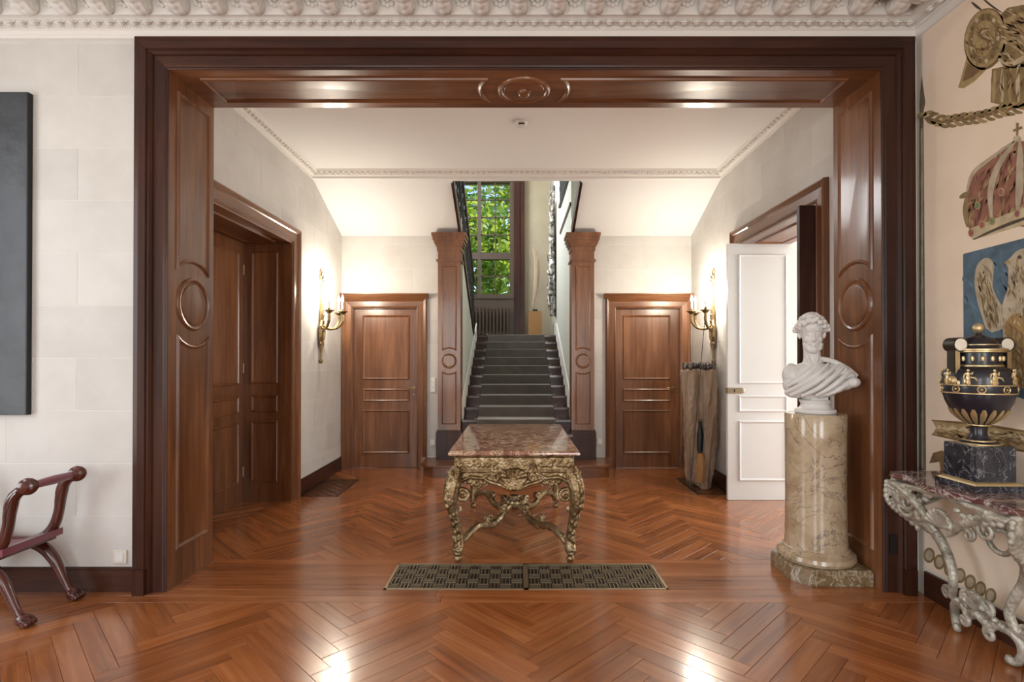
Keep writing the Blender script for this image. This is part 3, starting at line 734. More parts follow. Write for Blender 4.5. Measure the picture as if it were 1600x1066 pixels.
# ---- gilt centre table
TX,TY0,TY1=-.012,3.80,5.39
tb=thing('centre_table','carved gilt centre table with red-brown marble top','table',(TX,4.595,0))
tp=MB(); tp.layers(FZ,inset(rect(TX-.462,TY0,TX+.462,TY1),0),[(.02,.763),(.006,.768),(0,.778),(.002,.788),(.012,.794),(.016,.799),(.03,.800)])
tp.build('marble_top','rosso',tb,ang=30)
def carve_side(F,L,drop=True):
    """apron side carved in the frame plane (a along, b up, h out)"""
    mb=MB(); h=L/2
    mb.fbox(F,-h,.655,-.03,h,.762,.0); mb.fbox(F,-h,.645,-.03,h,.657,.010); mb.fbox(F,-h,.752,-.03,h,.763,.010)
    bot=curve([(-h,.50),(-h*.86,.56),(-h*.62,.535),(-h*.48,.575),(-h*.28,.56),(-.09,.535),(0,.505),(.09,.535),(h*.28,.56),(h*.48,.575),(h*.62,.535),(h*.86,.56),(h,.50)],60)
    mb.prism(F,[(-h,.65)]+[(a,b) for a,b in bot]+[(h,.65)],-.025,-.004)
    # central cartouche: shell of lobes between two scrolls
    for i in range(7):
        a=pi*(.12+.76*i/6); mb.tube([F(0,.60,.004),F(.10*cos(a),.60-.02+.08*sin(a)*(-1) if False else .60+.07*sin(a),.014)],[.006,.016],7)
    mb.prism(F,curve([(-.085,.66),(-.095,.60),(-.05,.545),(0,.515),(.05,.545),(.095,.60),(.085,.66)],24),-.01,.012)
    for s in (-1,1):
        mb.tube(spiral(F,(s*.12,.665),.04,1.4,22,start=pi/2,sgn=-s),.009,6)
        mb.tube(spiral(F,(s*.13,.60),.035,1.4,22,start=-pi/2,sgn=s),.009,6)
        mb.tube([F(s*.02,.515,.008),F(s*.10,.555,.012),F(s*.17,.575,.012),F(s*.22,.60,.008)],[.006,.014,.013,.004],7)
        for k,(p,q) in enumerate(((.50,.575),(.62,.56),(.74,.58))):
            mb.tube(spiral(F,(s*h*p,q),.032,1.3,20,start=-pi/2,sgn=-s),.008,6)
        mb.tube([F(s*h*.40,.63,.0),F(s*h*.55,.60,.008),F(s*h*.75,.61,.008),F(s*h*.92,.575,.004)],[.005,.011,.011,.006],7)
        k=0; a=.19
        while a<h-.03:      # running strapwork on the frieze
            mb.tube(spiral(F,(s*a,.705),.024,1.2,16,start=(k%2)*pi,sgn=1 if k%2 else -1),.0055,5); mb.ball(F(s*(a+.032),.705+.018*(1 if k%2 else -1),.0),.009,6)
            a+=.064; k+=1
    return mb
hx,hy=.405,.735; cyT=4.595
for nm,F,L in (('apron',Fr((TX,cyT-hy,0),(1,0,0),(0,0,1)),.84),('apron',Fr((TX,cyT+hy,0),(-1,0,0),(0,0,1)),.84),('apron',Fr((TX+hx+.02,cyT,0),(0,1,0),(0,0,1)),1.46),('apron',Fr((TX-hx-.02,cyT,0),(0,-1,0),(0,0,1)),1.46)):
    o=link(nm,fuse(carve_side(F,L),.0045,1),'gold',tb,True,60)
def table_leg(sx,sy):
    mb=MB(); d=V((sx,sy,0)).normalized(); bx,by=TX+sx*.398,cyT+sy*.70
    def q(o,z): return V((bx,by,z))+d*o
    pts=curve([(.00,.66,.050),(.035,.60,.056),(.062,.53,.056),(.070,.46,.050),(.050,.37,.038),(.018,.27,.030),(-.004,.18,.029),(-.004,.115,.036),(.006,.075,.040)],36)
    mb.tube([q(o,z) for o,z,r in pts],[r for o,z,r in pts],10)
    for ux in (V((-sx,0,0)),V((0,-sy,0))):      # inner volutes on both faces
        f=Fr(q(0,0),ux,(0,0,1)); nrm=V((0,sy,0)) if ux.x else V((sx,0,0)); k=1 if f.n.dot(nrm)>0 else -1
        for hh in (.012,.028):
            mb.tube(spiral(f,(.034,.475),.050,1.6,26,start=pi*.75,sgn=-1,h=k*hh),.0125,7)
        mb.tube([f(-.01,.36,k*.02),f(-.005,.43,k*.028),f(.01,.51,k*.03),f(.03,.535,k*.02)],[.010,.014,.014,.010],7)
        mb.tube(spiral(f,(.004,.375),.022,1.3,16,start=pi/2,sgn=-1,h=k*.015),.009,6)
        mb.tube(spiral(f,(-.002,.085),.036,1.5,22,start=pi/2,sgn=1,h=k*.03),.010,6)
    for z,o in ((.62,.085),(.57,.105),(.52,.118),(.46,.122),(.41,.110),(.33,.075),(.27,.05),(.21,.03),(.15,.03)):   # acanthus down the outer arris
        mb.ball(q(o*.92,z),(.020,.020,.026),8)
        mb.ball(q(o*.82,z+.02)+V((-d.y,d.x,0))*.024,.014,7); mb.ball(q(o*.82,z+.02)-V((-d.y,d.x,0))*.024,.014,7)
    mb.lathe([(.018,.045),(.026,.035),(.030,.02),(.024,.006),(.016,0)],12,(bx+d.x*.004,by+d.y*.004,0))
    return fuse(mb,.0045,1)
for sx in (-1,1):
    for sy in (-1,1): link('leg',table_leg(sx,sy),'gold',tb,True,60)
for sx in (-1,1):
    for sy in (-1,1):
        mb=MB(); bx,by=TX+sx*.398,cyT+sy*.70
        pts=curve([(1,1,.10,.024),(.86,.90,.155,.024),(.70,.74,.185,.024),(.56,.58,.165,.026),(.44,.42,.135,.028),(.32,.28,.15,.028),(.18,.15,.20,.026),(0,0,.225,.024)],40)
        mb.tube([(TX+(bx-TX)*a,cyT+(by-cyT)*b,z) for a,b,z,r in pts],[r for a,b,z,r in pts],9)
        mb.tube([(TX+(bx-TX)*a+.012,cyT+(by-cyT)*b,z+.020) for a,b,z,r in pts[4:-3]],.009,6); mb.tube([(TX+(bx-TX)*a-.012,cyT+(by-cyT)*b,z+.020) for a,b,z,r in pts[4:-3]],.009,6)
        for a,b,z,ss in ((.50,.50,.205,1),(.24,.21,.23,-1)):
            c=V((TX+(bx-TX)*a,cyT+(by-cyT)*b,z)); f=Fr(c,V((sx,sy*.9,0)),(0,0,1))
            for hh in (-.014,.014): mb.tube(spiral(f,(0,0),.034,1.4,20,start=-pi/2,sgn=ss,h=hh),.011,6)
        for i in range(8):
            a,b,z,r=pts[3+i*4]; mb.ball((TX+(bx-TX)*a,cyT+(by-cyT)*b,z-.022),(.016,.016,.013),7)
        link('stretcher',fuse(mb,.0045,1),'gold',tb,True,60)
mb=MB().lathe([(.02,.17),(.06,.19),(.075,.215),(.05,.235),(.035,.25),(.045,.265),(.03,.285),(.01,.295)],16,(TX,cyT,0))
for i in range(10): mb.ball((TX+.062*cos(i*pi/5),cyT+.062*sin(i*pi/5),.24),(.020,.020,.030),7)
for i in range(6): mb.ball((TX+.03*cos(i*pi/3+.3),cyT+.03*sin(i*pi/3+.3),.285),.017,7)
link('centre_boss',fuse(mb,.0045,1),'gold',tb,True,60)
# ---- column pedestal and bust
KX,KY=2.035,3.70
co=thing('column_pedestal','ochre veined marble column pedestal on an octagonal plinth','pedestal',(KX,KY,0))
oc=[(KX-.155,KY-.24),(KX+.235,KY-.24),(KX+.235,KY+.24),(KX-.155,KY+.24),(KX-.24,KY+.14),(KX-.24,KY-.14)]
M['worn']=marble('worn_gilded_stone',(.16,.105,.05),(.26,.18,.09),(.50,.45,.35),7,.3,.03)
MB().layers(FZ,oc,[(0,0),(0,.085),(.008,.098),(.014,.10)]).build('plinth','worn',co,ang=30)
MB().lathe([(.205,.098),(.232,.105),(.242,.125),(.236,.150),(.215,.165),(.205,.170),(.206,.182),(.196,.190)],40,(KX,KY,0)).build('base_moulding','siena',co)
MB().lathe([(.194,.188),(.190,.26),(.187,.5),(.187,.9),(.190,1.07),(.186,1.077),(.0,1.078)],44,(KX,KY,0)).build('shaft','siena',co)
bu=thing('marble_bust','white marble bust of a bearded curly-haired man in a draped cloak','bust',(KX,KY,1.078))
def bust():
    mb=MB(); B=lambda x,y,z,r,n=12: mb.ball((x,y,z),r,n)
    B(0,.012,.585,(.083,.100,.092),18); B(0,-.030,.530,(.067,.072,.095),18); B(0,-.050,.468,(.050,.048,.045),14)
    B(0,-.078,.448,(.030,.028,.030),10)                                       # chin
    mb.tube([(0,-.096,.560),(0,-.108,.540),(0,-.115,.517),(0,-.116,.509),(0,-.104,.500)],[.008,.009,.011,.0115,.009],10)   # nose
    for s in (-1,1):
        B(s*.010,-.103,.508,.008,8); mb.tube([(s*.008,-.101,.568),(s*.030,-.099,.574),(s*.055,-.080,.562)],[.008,.010,.007],8)   # brow
        B(s*.029,-.084,.551,(.0145,.012,.0105),10); mb.tube([(s*.013,-.092,.549),(s*.029,-.098,.559),(s*.046,-.084,.550)],.0038,6); mb.tube([(s*.014,-.092,.546),(s*.029,-.095,.541),(s*.045,-.084,.546)],.0034,6)
        B(s*.040,-.070,.513,(.022,.022,.022),10); mb.tube([(s*.004,-.103,.491),(s*.020,-.099,.488),(s*.034,-.084,.476)],[.0045,.005,.0035],7)  # cheek, moustache
        mb.tube([(s*.075,.005,.565),(s*.084,.012,.555),(s*.082,.008,.535),(s*.074,0,.522)],[.010,.013,.011,.008],7)   # ear
    mb.tube([(-.020,-.098,.479),(0,-.106,.481),(.020,-.098,.479)],[.004,.007,.004],7); mb.tube([(-.017,-.097,.470),(0,-.105,.468),(.017,-.097,.470)],[.004,.008,.004],7)
    rr=random.Random(4)
    for i in range(64):      # beard
        a=rr.uniform(-1.35,1.35); t=rr.random(); r=.060-.006*t
        B(r*sin(a)*1.02,-.040-.048*cos(a)*(1-.1*t),lerp(.495-.03*cos(a),.425+.03*abs(sin(a)),t),rr.uniform(.008,.012),6)
    for i in range(190):     # curls
        a=rr.uniform(0,2*pi); e=rr.uniform(-.25,1.5); ce=cos(e)
        x,y,z=.092*ce*sin(a),.012-.108*ce*cos(a),.590+.092*sin(e)
        if y<-.045 and z<.622 and abs(x)<.068: continue
        if y<-.02 and z<.56: continue
        B(x*1.03,y,z,rr.uniform(.011,.018),6)
    for i in range(26):      # fillet of thicker locks over forehead and temples
        a=lerp(-1.9,1.9,i/25); r=1+.12*(i%2); B(.100*sin(a)*r,.010-.105*cos(a),.628-.055*abs(sin(a))**2+.010*(i%3),(.019,.017,.017),7)
    mb.tube([(0,.015,.50),(.002,.012,.44),(.004,.010,.39),(.006,.012,.33)],[.060,.056,.058,.075],16)
    for s in (-1,1): mb.tube([(s*.045,-.005,.46),(s*.028,-.040,.385),(s*.012,-.062,.345)],[.012,.014,.010],8)
    B(.0,.012,.315,(.125,.075,.055),16); B(.015,-.005,.255,(.165,.098,.105),18); B(.06,0,.215,(.13,.085,.085),16)
    B(-.135,.005,.280,(.062,.068,.078),14); B(-.145,.0,.215,(.048,.062,.060),12); B(.165,.01,.300,(.085,.075,.058),14); B(.225,.01,.268,(.062,.062,.048),12)
    for a,b,c in ((-.06,-.045,.21),(.05,-.050,.235)): B(a,b,c,(.075,.055,.055),12)
    # cloak folds from viewer's right shoulder down to the left
    fo=[((.10,-.045,.355),(.02,-.105,.29),(-.09,-.110,.215),(-.175,-.055,.165)),((.15,-.05,.345),(.06,-.112,.275),(-.05,-.118,.20),(-.15,-.065,.145)),
        ((.19,-.05,.33),(.11,-.105,.265),(.02,-.118,.195),(-.08,-.09,.145)),((.235,-.04,.31),(.17,-.092,.255),(.09,-.108,.195),(.01,-.09,.150)),((.265,-.02,.285),(.22,-.07,.235),(.15,-.09,.19),(.08,-.08,.155)),
        ((.06,-.02,.375),(-.01,-.085,.315),(-.09,-.095,.255),(-.17,-.060,.205))]
    for i,f in enumerate(fo):
        p=curve(f,16); mb.tube(p,[.010+.009*sin(pi*k/(len(p)-1)) for k in range(len(p))],8)
    p=curve([(.05,-.01,.385),(.13,.0,.372),(.22,.0,.325),(.283,0,.272)],14); mb.tube(p,.018,8)
    for s in range(5): B(.05+.05*s,-.045,.165+.018*s,(.05,.05,.035),10)
    B(-.10,-.02,.160,(.085,.06,.035),12); B(0,.0,.15,(.09,.06,.04),12)
    return fuse(mb,.0030,1,.5)
bo=link('figure',bust(),'bust',bu); bo.rotation_euler=(0,0,R(-22)); bo.matrix_parent_inverse=Matrix(); bo.location=(-.022,0,-.03)
bo.scale=(.93,1.0,1.03)
MB().box(KX-.055,KY-.05,1.078+.085,KX+.06,KY+.05,1.078+.135).build('support_block','bust',bu,False)
MB().lathe([(.122,0),(.128,.012),(.124,.026),(.102,.034),(.094,.044),(.088,.062),(.098,.078),(.100,.088),(.0,.09)],36,(KX,KY,1.079)).build('socle','bust',bu)
# ---- console table
C0,C1,CZ=2.33,3.14,.803
cs=thing('console_table','silvered carved console table with plum marble top under the urn','console table',(2.33,2.735,0))
ym=(C0+C1)/2
edge=curve([(2.51-.004,C1),(2.20,C1-.0),(2.13,C1-.04),(2.15,C1-.16),(2.11,C1-.28),(2.085,ym),(2.11,C0+.28),(2.15,C0+.16),(2.13,C0+.04),(2.20,C0),(2.506,C0)],60)
MB().layers(FZ,edge,[(.012,CZ-.034),(.003,CZ-.03),(0,CZ-.02),(.006,CZ-.012),(.003,CZ-.006),(.010,CZ)]).build('marble_top','plum',cs,ang=40)
def con_leg(s):
    mb=MB(); yk=lambda d: ym+s*d
    pts=curve([(2.17,.375,.765,.026),(2.165,.372,.70,.030),(2.195,.355,.62,.032),(2.255,.325,.555,.033),(2.31,.285,.50,.032)],24)
    mb.tube([(x,yk(d),z) for x,d,z,r in pts],[r for *_,r in pts],9)
    pts=curve([(2.29,.30,.545,.020),(2.31,.275,.50,.028),(2.335,.235,.42,.027),(2.335,.185,.33,.024),(2.325,.165,.25,.022),(2.335,.185,.185,.022),(2.36,.225,.165,.018)],34)
    mb.tube([(x,yk(d),z) for x,d,z,r in pts],[r for *_,r in pts],9)
    pts=curve([(2.34,.10,.150,.020),(2.345,.15,.155,.024),(2.355,.19,.125,.024),(2.36,.195,.07,.022),(2.35,.175,.025,.020),(2.335,.15,.02,.018),(2.33,.155,.045,.011)],28)
    mb.tube([(x,yk(d),z) for x,d,z,r in pts],[r for *_,r in pts],9)
    f=Fr((2.34,yk(.22),.19),(0,s,0),(0,0,1))
    mb.tube(spiral(f,(0,0),.034,1.3,18,start=-pi/2,sgn=1),.012,7)
    f=Fr((2.17,yk(.30),.62),(0,s,0),(0,0,1))
    mb.tube(spiral(f,(0,.02),.085,1.1,24,start=pi/2,sgn=1,rend=.45),.013,7)
    for i in range(12):
        a,b,c,r=curve([(2.145,.385,.74,0),(2.14,.385,.66,0),(2.17,.37,.60,0),(2.23,.345,.545,0),(2.29,.305,.47,0),(2.315,.26,.41,0)],30)[i*2]
        mb.ball((a-.012,yk(b+.01),c),(.017,.015,.018),7)
    for i in range(6): mb.ball((2.17+.02*(i%2),yk(.385-.012*i),.755-.012*(i%3)),.022,7)
    return fuse(mb,.0045,1)
for s in (1,-1): link('leg',con_leg(s),'silver',cs,True,60)
mb=MB(); F=Fr((2.145,ym,0),(0,-1,0),(0,0,1))     # front apron facing the room
mb.tube([F(a,.752+.008*cos(a*9),0) for a in [i*.04-.38 for i in range(20)]],.016,8)
for s in (-1,1):
    p=curve([(.37,.74),(.30,.735),(.21,.70),(.13,.655),(.075,.60),(.03,.57)],26); mb.tube([F(s*a,b,.012) for a,b in p],[.012+.010*sin(pi*i/(len(p)-1)) for i in range(len(p))],8)
    mb.tube(spiral(F,(s*.25,.665),.055,1.4,26,start=pi/2,sgn=s),.012,7)
    mb.tube(spiral(F,(s*.155,.615),.036,1.4,22,start=pi/2,sgn=-s),.010,6)
    for i in range(7): mb.ball(F(s*(.10+.04*i),.715-.008*((i*5)%3),.012),(.018,.020,.016),7)
for i in range(9):
    a=pi*(.05+.9*i/8); mb.tube([F(0,.60,.01),F(.085*cos(a),.61+.085*sin(a),.024)],[.008,.015],7)
link('apron',fuse(mb,.0045,1),'silver',cs,True,60)
mb=MB(); F=Fr((0,C1-.03,0),(-1,0,0),(0,0,1))      # end apron facing the portal, pierced scrollwork
for sgn_y in (C1-.035,C0+.035):
    mb=MB(); F=Fr((0,sgn_y,0),(1,0,0),(0,0,1))
    mb.tube([F(x,.755,0) for x in (2.16,2.28,2.40,2.50)],.014,7)
    mb.tube(spiral(F,(2.27,.685),.055,1.4,24,start=pi/2,sgn=1),.012,7); mb.tube(spiral(F,(2.39,.70),.045,1.4,24,start=pi/2,sgn=-1),.011,7)
    mb.tube([F(2.20,.63,0),F(2.30,.615,0),F(2.40,.65,0),F(2.49,.70,0)],[.010,.016,.014,.008],7)
    link('end_apron',fuse(mb,.0045,1),'silver',cs,True,60)
mb=MB()
pts=curve([(2.345,.17,.150,.022),(2.335,.11,.165,.024),(2.325,.06,.14,.024),(2.32,0,.165,.026),(2.325,-.06,.14,.024),(2.335,-.11,.165,.024),(2.345,-.17,.15,.022)],44)
mb.tube([(x,ym+d,z) for x,d,z,r in pts],[r for *_,r in pts],9)
F=Fr((2.31,ym,.0),(0,-1,0),(0,0,1))
for s in (-1,1):
    mb.tube(spiral(F,(s*.055,.225),.045,1.4,24,start=-pi/2,sgn=s),.013,7); mb.tube(spiral(F,(s*.075,.105),.036,1.3,20,start=pi/2,sgn=s),.012,7)
    for i in range(4): mb.ball(F(s*(.02+.03*i),.255-.022*i,.005),.017,7)
for i in range(7):
    a=pi*(.08+.84*i/6); mb.tube([F(0,.19,.01),F(.06*cos(a),.20+.085*sin(a),.02)],[.008,.014],7)
link('stretcher',fuse(mb,.0045,1),'silver',cs,True,60)
MB().box(2.47,C0+.05,.70,2.505,C1-.05,CZ-.034).build('back_rail','silver',cs)
# ---- urn
UX,UY=2.325,2.735
ur_=thing('urn','black and gilt neoclassical urn with square handles on a marble plinth','urn',(UX,UY,CZ))
Z0=CZ+.001
q=lambda h: rect(UX-h,UY-h,UX+h,UY+h)
MB().layers(FZ,q(.125),[(0,Z0),(0,Z0+.028),(.003,Z0+.03)]).build('plinth_base','slate',ur_)
MB().layers(FZ,q(.118),[(0,Z0+.03),(.004,Z0+.036),(.010,Z0+.040),(.020,Z0+.046)]).build('plinth_moulding','gilt2',ur_)
MB().layers(FZ,q(.098),[(0,Z0+.04),(0,Z0+.214),(.003,Z0+.217)]).build('plinth','slate',ur_)
zb=Z0+.217
MB().lathe([(.085,zb),(.085,zb+.006),(.078,zb+.012),(.055,zb+.020),(.040,zb+.034),(.034,zb+.055),(.036,zb+.085),(.045,zb+.095),(.0,zb+.096)],32,(UX,UY,0)).build('foot','urn',ur_)
z1=zb+.092
body=[(.0,z1),(.040,z1),(.062,z1+.018),(.092,z1+.048),(.118,z1+.085),(.134,z1+.120),(.144,z1+.155),(.147,z1+.19),(.147,z1+.235),(.143,z1+.262),(.130,z1+.282),(.108,z1+.292),(.096,z1+.296),(.093,z1+.305),(.093,z1+.365),(.100,z1+.372),(.0,z1+.373)]
MB().lathe(body,44,(UX,UY,0)).build('body','urn',ur_)
lid=[(.108,z1+.372),(.112,z1+.380),(.104,z1+.386),(.086,z1+.392),(.078,z1+.412),(.058,z1+.436),(.030,z1+.450),(.014,z1+.458),(.012,z1+.466),(.0,z1+.467)]
lo=MB().lathe(lid,40,(UX,UY,0)).build('lid','urn',ur_)
MB().ball((UX,UY,z1+.488),(.025,.025,.026),14).build('finial','gilt2',lo)
def band(r,z,t=.004): return MB().tube([(UX+r*cos(2*pi*k/40),UY+r*sin(2*pi*k/40),z) for k in range(40)],t,6,closed=True).build('gilt_band','gilt2',ur_)
for r,z,t in ((.046,z1+.004,.006),(.062,zb+.018,.005),(.148,z1+.165,.004),(.149,z1+.205,.0035),(.094,z1+.300,.006),(.104,z1+.372,.007),(.112,z1+.380,.005),(.082,z1+.404,.0035),(.087,zb+.004,.005)): band(r,z,t)
for k in range(18):      # gadroon leaves on the bowl
    a=2*pi*k/18; mb=MB()
    pts=[(r+.003,z) for r,z in ((.052,z1+.012),(.078,z1+.034),(.104,z1+.063),(.117,z1+.085))]
    mb.tube([(UX+r*cos(a),UY+r*sin(a),z) for r,z in pts],[.006,.011,.014,.006],7,flat=.5); mb.build('gilt_leaf','gilt2',ur_)
for k in range(30):
    a=2*pi*k/30; 
    if k%2==0: MB().ball((UX+.094*cos(a),UY+.094*sin(a),z1+.335),(.010,.010,.016),7).build('neck_rosette','gilt2',ur_)
def figure_relief(a):
    mb=MB(); c=V((UX+.1425*cos(a),UY+.1425*sin(a),z1+.208)); tq=V((-sin(a),cos(a),0)); up_=V((0,0,1)); r0=random.Random(int(a*100))
    w_=lambda x,z,r: mb.ball(c+tq*x+up_*z,r,7)
    w_(0,.088,(.008,.008,.009)); w_(0,.066,(.012,.009,.016)); w_(.002,.042,(.018,.010,.026)); w_(.006,.018,(.023,.009,.024)); w_(-.012,.024,(.014,.008,.022))
    for s in (-1,1):
        mb.tube([c+tq*s*.008+up_*.072,c+tq*s*.017+up_*(.058+.012*r0.random()),c+tq*s*.020+up_*(.080 if s>0 else .045)],[.006,.005,.004],6)
        mb.tube([c+tq*s*.006+up_*.022,c+tq*s*.012+up_*.004],[.006,.004],6)
    mb.tube([c+tq*.012+up_*.05,c+tq*.032+up_*.045,c+tq*.042+up_*.028],[.004,.006,.002],6)
    for i,p in enumerate(mb.v):      # flatten the relief against the vase
        d=(V(p)-c); q=V((cos(a),sin(a),0)); k=d.dot(q); mb.v[i]=tuple(c+(d-q*k)*.86+q*k*.8+V((0,0,-.006)))
    return mb
for k in range(9): figure_relief(2*pi*k/9+.25).build('gilt_figure','gilt2',ur_)
for k in range(9):
    a=2*pi*k/9+.6; mb=MB(); c=V((UX+.1475*cos(a),UY+.1475*sin(a),z1+.185)); f=Fr(c,(-sin(a),cos(a),0),(0,0,1))
    mb.tube([f(.016*cos(t*pi/6),.016*sin(t*pi/6)) for t in range(12)],.003,5,closed=True); mb.ball(c,.007,7); mb.build('medallion_band','gilt2',ur_)
for s in (-1,1):
    hx_=UX+s*.128
    MB().box(hx_-.011,UY-.024,z1+.225,hx_+.011,UY+.024,z1+.40).build('handle','bronze',ur_)
    MB().box(hx_-.010,UY-.032,z1+.235,hx_+.010,UY-.028,z1+.385).build('handle_ornament','gilt2',ur_)
    MB().tube([(hx_-s*.012,UY-.036,z1+.405),(hx_-s*.012,UY+.036,z1+.405)],.036,20).build('handle_scroll','bronze',ur_)
    MB().tube([(hx_-s*.012,UY-.040,z1+.405),(hx_-s*.012,UY-.036,z1+.405)],[.027,.031],20).build('cameo','candle',ur_)
    MB().ball((hx_,UY-.012,z1+.225),(.030,.036,.030),10).ball((hx_,UY-.045,z1+.215),(.016,.012,.022),8).build('lion_mask','gilt2',ur_)
# ---- curule armchair
AX,AY0,AY1=-3.0,2.95,3.28
ch=thing('curule_chair','polished mahogany curule chair with reeded arms and paw feet by the dark painting','chair',(AX,3.11,0))
for y in (AY0,AY1):
    for s in (-1,1):
        pts=curve([(0,.352,.030),(.09,.352,.030),(.17,.385,.030),(.225,.45,.029),(.252,.54,.027),(.262,.62,.030),(.285,.70,.030),(.345,.752,.026)],40)
        MB().tube([(AX+s*x,y,z) for x,z,r in pts],[r for *_,r in pts],12).build('arm_post','chair',ch)
        mb=MB()
        for k in range(10):     # reeding on the upper post
            a=2*pi*k/10; mb.tube([(AX+s*(x+.026*cos(a)),y+.026*sin(a),z) for x,z,r in pts[26:-3]],.006,5)
        mb.build('reeding','chair',ch)
        pts=curve([(0,.350,.032),(.08,.345,.033),(.16,.31,.034),(.22,.245,.031),(.262,.165,.026),(.30,.085,.021),(.325,.05,.021)],34)
        MB().tube([(AX+s*x,y,z) for x,z,r in pts],[r for *_,r in pts],12).build('leg','chair',ch)
        mb=MB().ball((AX+s*.335,y,.035),(.038,.034,.034),12)
        for k in range(4): mb.ball((AX+s*.368,y-.030+.020*k,.020),(.022,.0105,.019),8); 
        for k in range(4): mb.ball((AX+s*.352,y-.030+.020*k,.036),(.018,.011,.015),8)
        link('paw_foot',fuse(mb,.004,1),'chair',ch)
for s in (-1,1):
    x=AX+s*.358; z=.755
    mb=MB().tube([(x,AY0+.03,z),(x,3.02,z),(x,3.115,z),(x,3.21,z),(x,AY1-.03,z)],[.018,.022,.026,.022,.018],12); mb.build('arm_rail','leather' if True else '',ch)
    for y,sg in ((AY0,-1),(AY1,1)):
        kp=[(.012,-.045),(.028,-.040),(.036,-.030),(.033,-.026),(.043,-.018),(.039,-.013),(.046,-.004),(.042,.0),(.046,.005),(.039,.014),(.042,.018),(.031,.028),(.034,.032),(.020,.042),(.006,.046)]
        MB().tube([(x,y+h,z) for r,h in kp],[r for r,h in kp],20).build('knob','chair',ch,ang=20)
st=[]
for i in range(13):
    t=i/12; x=AX-.25+.5*t; st.append([V((x,AY0-.03,.425-.055*sin(pi*t))),V((x,AY1+.03,.425-.055*sin(pi*t))),V((x,AY1+.03,.385-.055*sin(pi*t))),V((x,AY0-.03,.385-.055*sin(pi*t)))])
MB().sweep(st,True,True).build('seat','leather',ch,ang=50)
for s in (-1,1): MB().box(AX+s*.20-.018,AY0-.02,.36,AX+s*.20+.018,AY1+.02,.41).build('seat_rail','chair',ch)
MB().tube([(AX,AY0,.345),(AX,AY1,.345)],.020,10).build('stretcher','chair',ch)
# ---- dark canvas on the front wall
cv=thing('painting','large black abstract painting hung on the pale block wall','painting',(-3.6,YW-.03,1.1))
MB().box(-4.12,YW-.040,1.10,-3.022,YW-.006,3.10).build('stretcher_edge','black',cv,False)
g=[]; nx,nz=26,40; rr=random.Random(3); vs=[]; fs=[]
for j in range(nz+1):
    for i in range(nx+1): vs.append((-4.115+1.088*i/nx,YW-.041-.0025*rr.random()*(0 if i in(0,nx) or j in(0,nz) else 1),1.105+1.99*j/nz))
for j in range(nz):
    for i in range(nx): fs.append((j*(nx+1)+i,j*(nx+1)+i+1,(j+1)*(nx+1)+i+1,(j+1)*(nx+1)+i))
MB().add(vs,fs).build('canvas','canvas',cv,ang=60)
# ---- switches, sockets, smoke detector
def plate(name,label,x,z,wd,hh,y,n,cat):
    t=thing(name,label,cat,(x,y,z)); MB().layers(Fr((x,y,z),(1,0,0),(0,0,1)),rect(-wd/2,-hh/2,wd/2,hh/2),[(0,0),(0,.006),(.003,.009)]).build('plate','plastic',t)
    for i in range(n):
        zz=z+(i-(n-1)/2)*hh/max(n,1); MB().box(x-wd*.28,y-.014,zz-hh/n*.30,x+wd*.28,y-.008,zz+hh/n*.30).build('rocker' if cat=='switch' else 'insert','white',t)
plate('wall_socket','white socket plate on the pale wall above the front baseboard',-2.462,.215,.085,.085,YW-.005,1,'socket')
plate('light_switch','triple light switch plate between left back door and pilaster',-1.085,1.10,.07,.20,YB-.005,3,'switch')
plate('wall_socket','small socket plate low beside the left pilaster',-1.09,.345,.075,.085,YB-.005,1,'socket')
plate('wall_socket','small socket plate low beside the right pilaster',1.10,.36,.075,.085,YB-.005,1,'socket')
sd=thing('smoke_detector','round white smoke detector on the hall ceiling','smoke detector',(.05,4.82,3.549))
MB().lathe([(.058,0),(.058,-.012),(.050,-.022),(.044,-.024),(.042,-.038),(.030,-.046),(.0,-.047)],24,(.05,4.82,3.549)).build('housing','white',sd)
MB().box(.025,4.77,3.513,.075,4.785,3.522).build('vent','iron',sd)
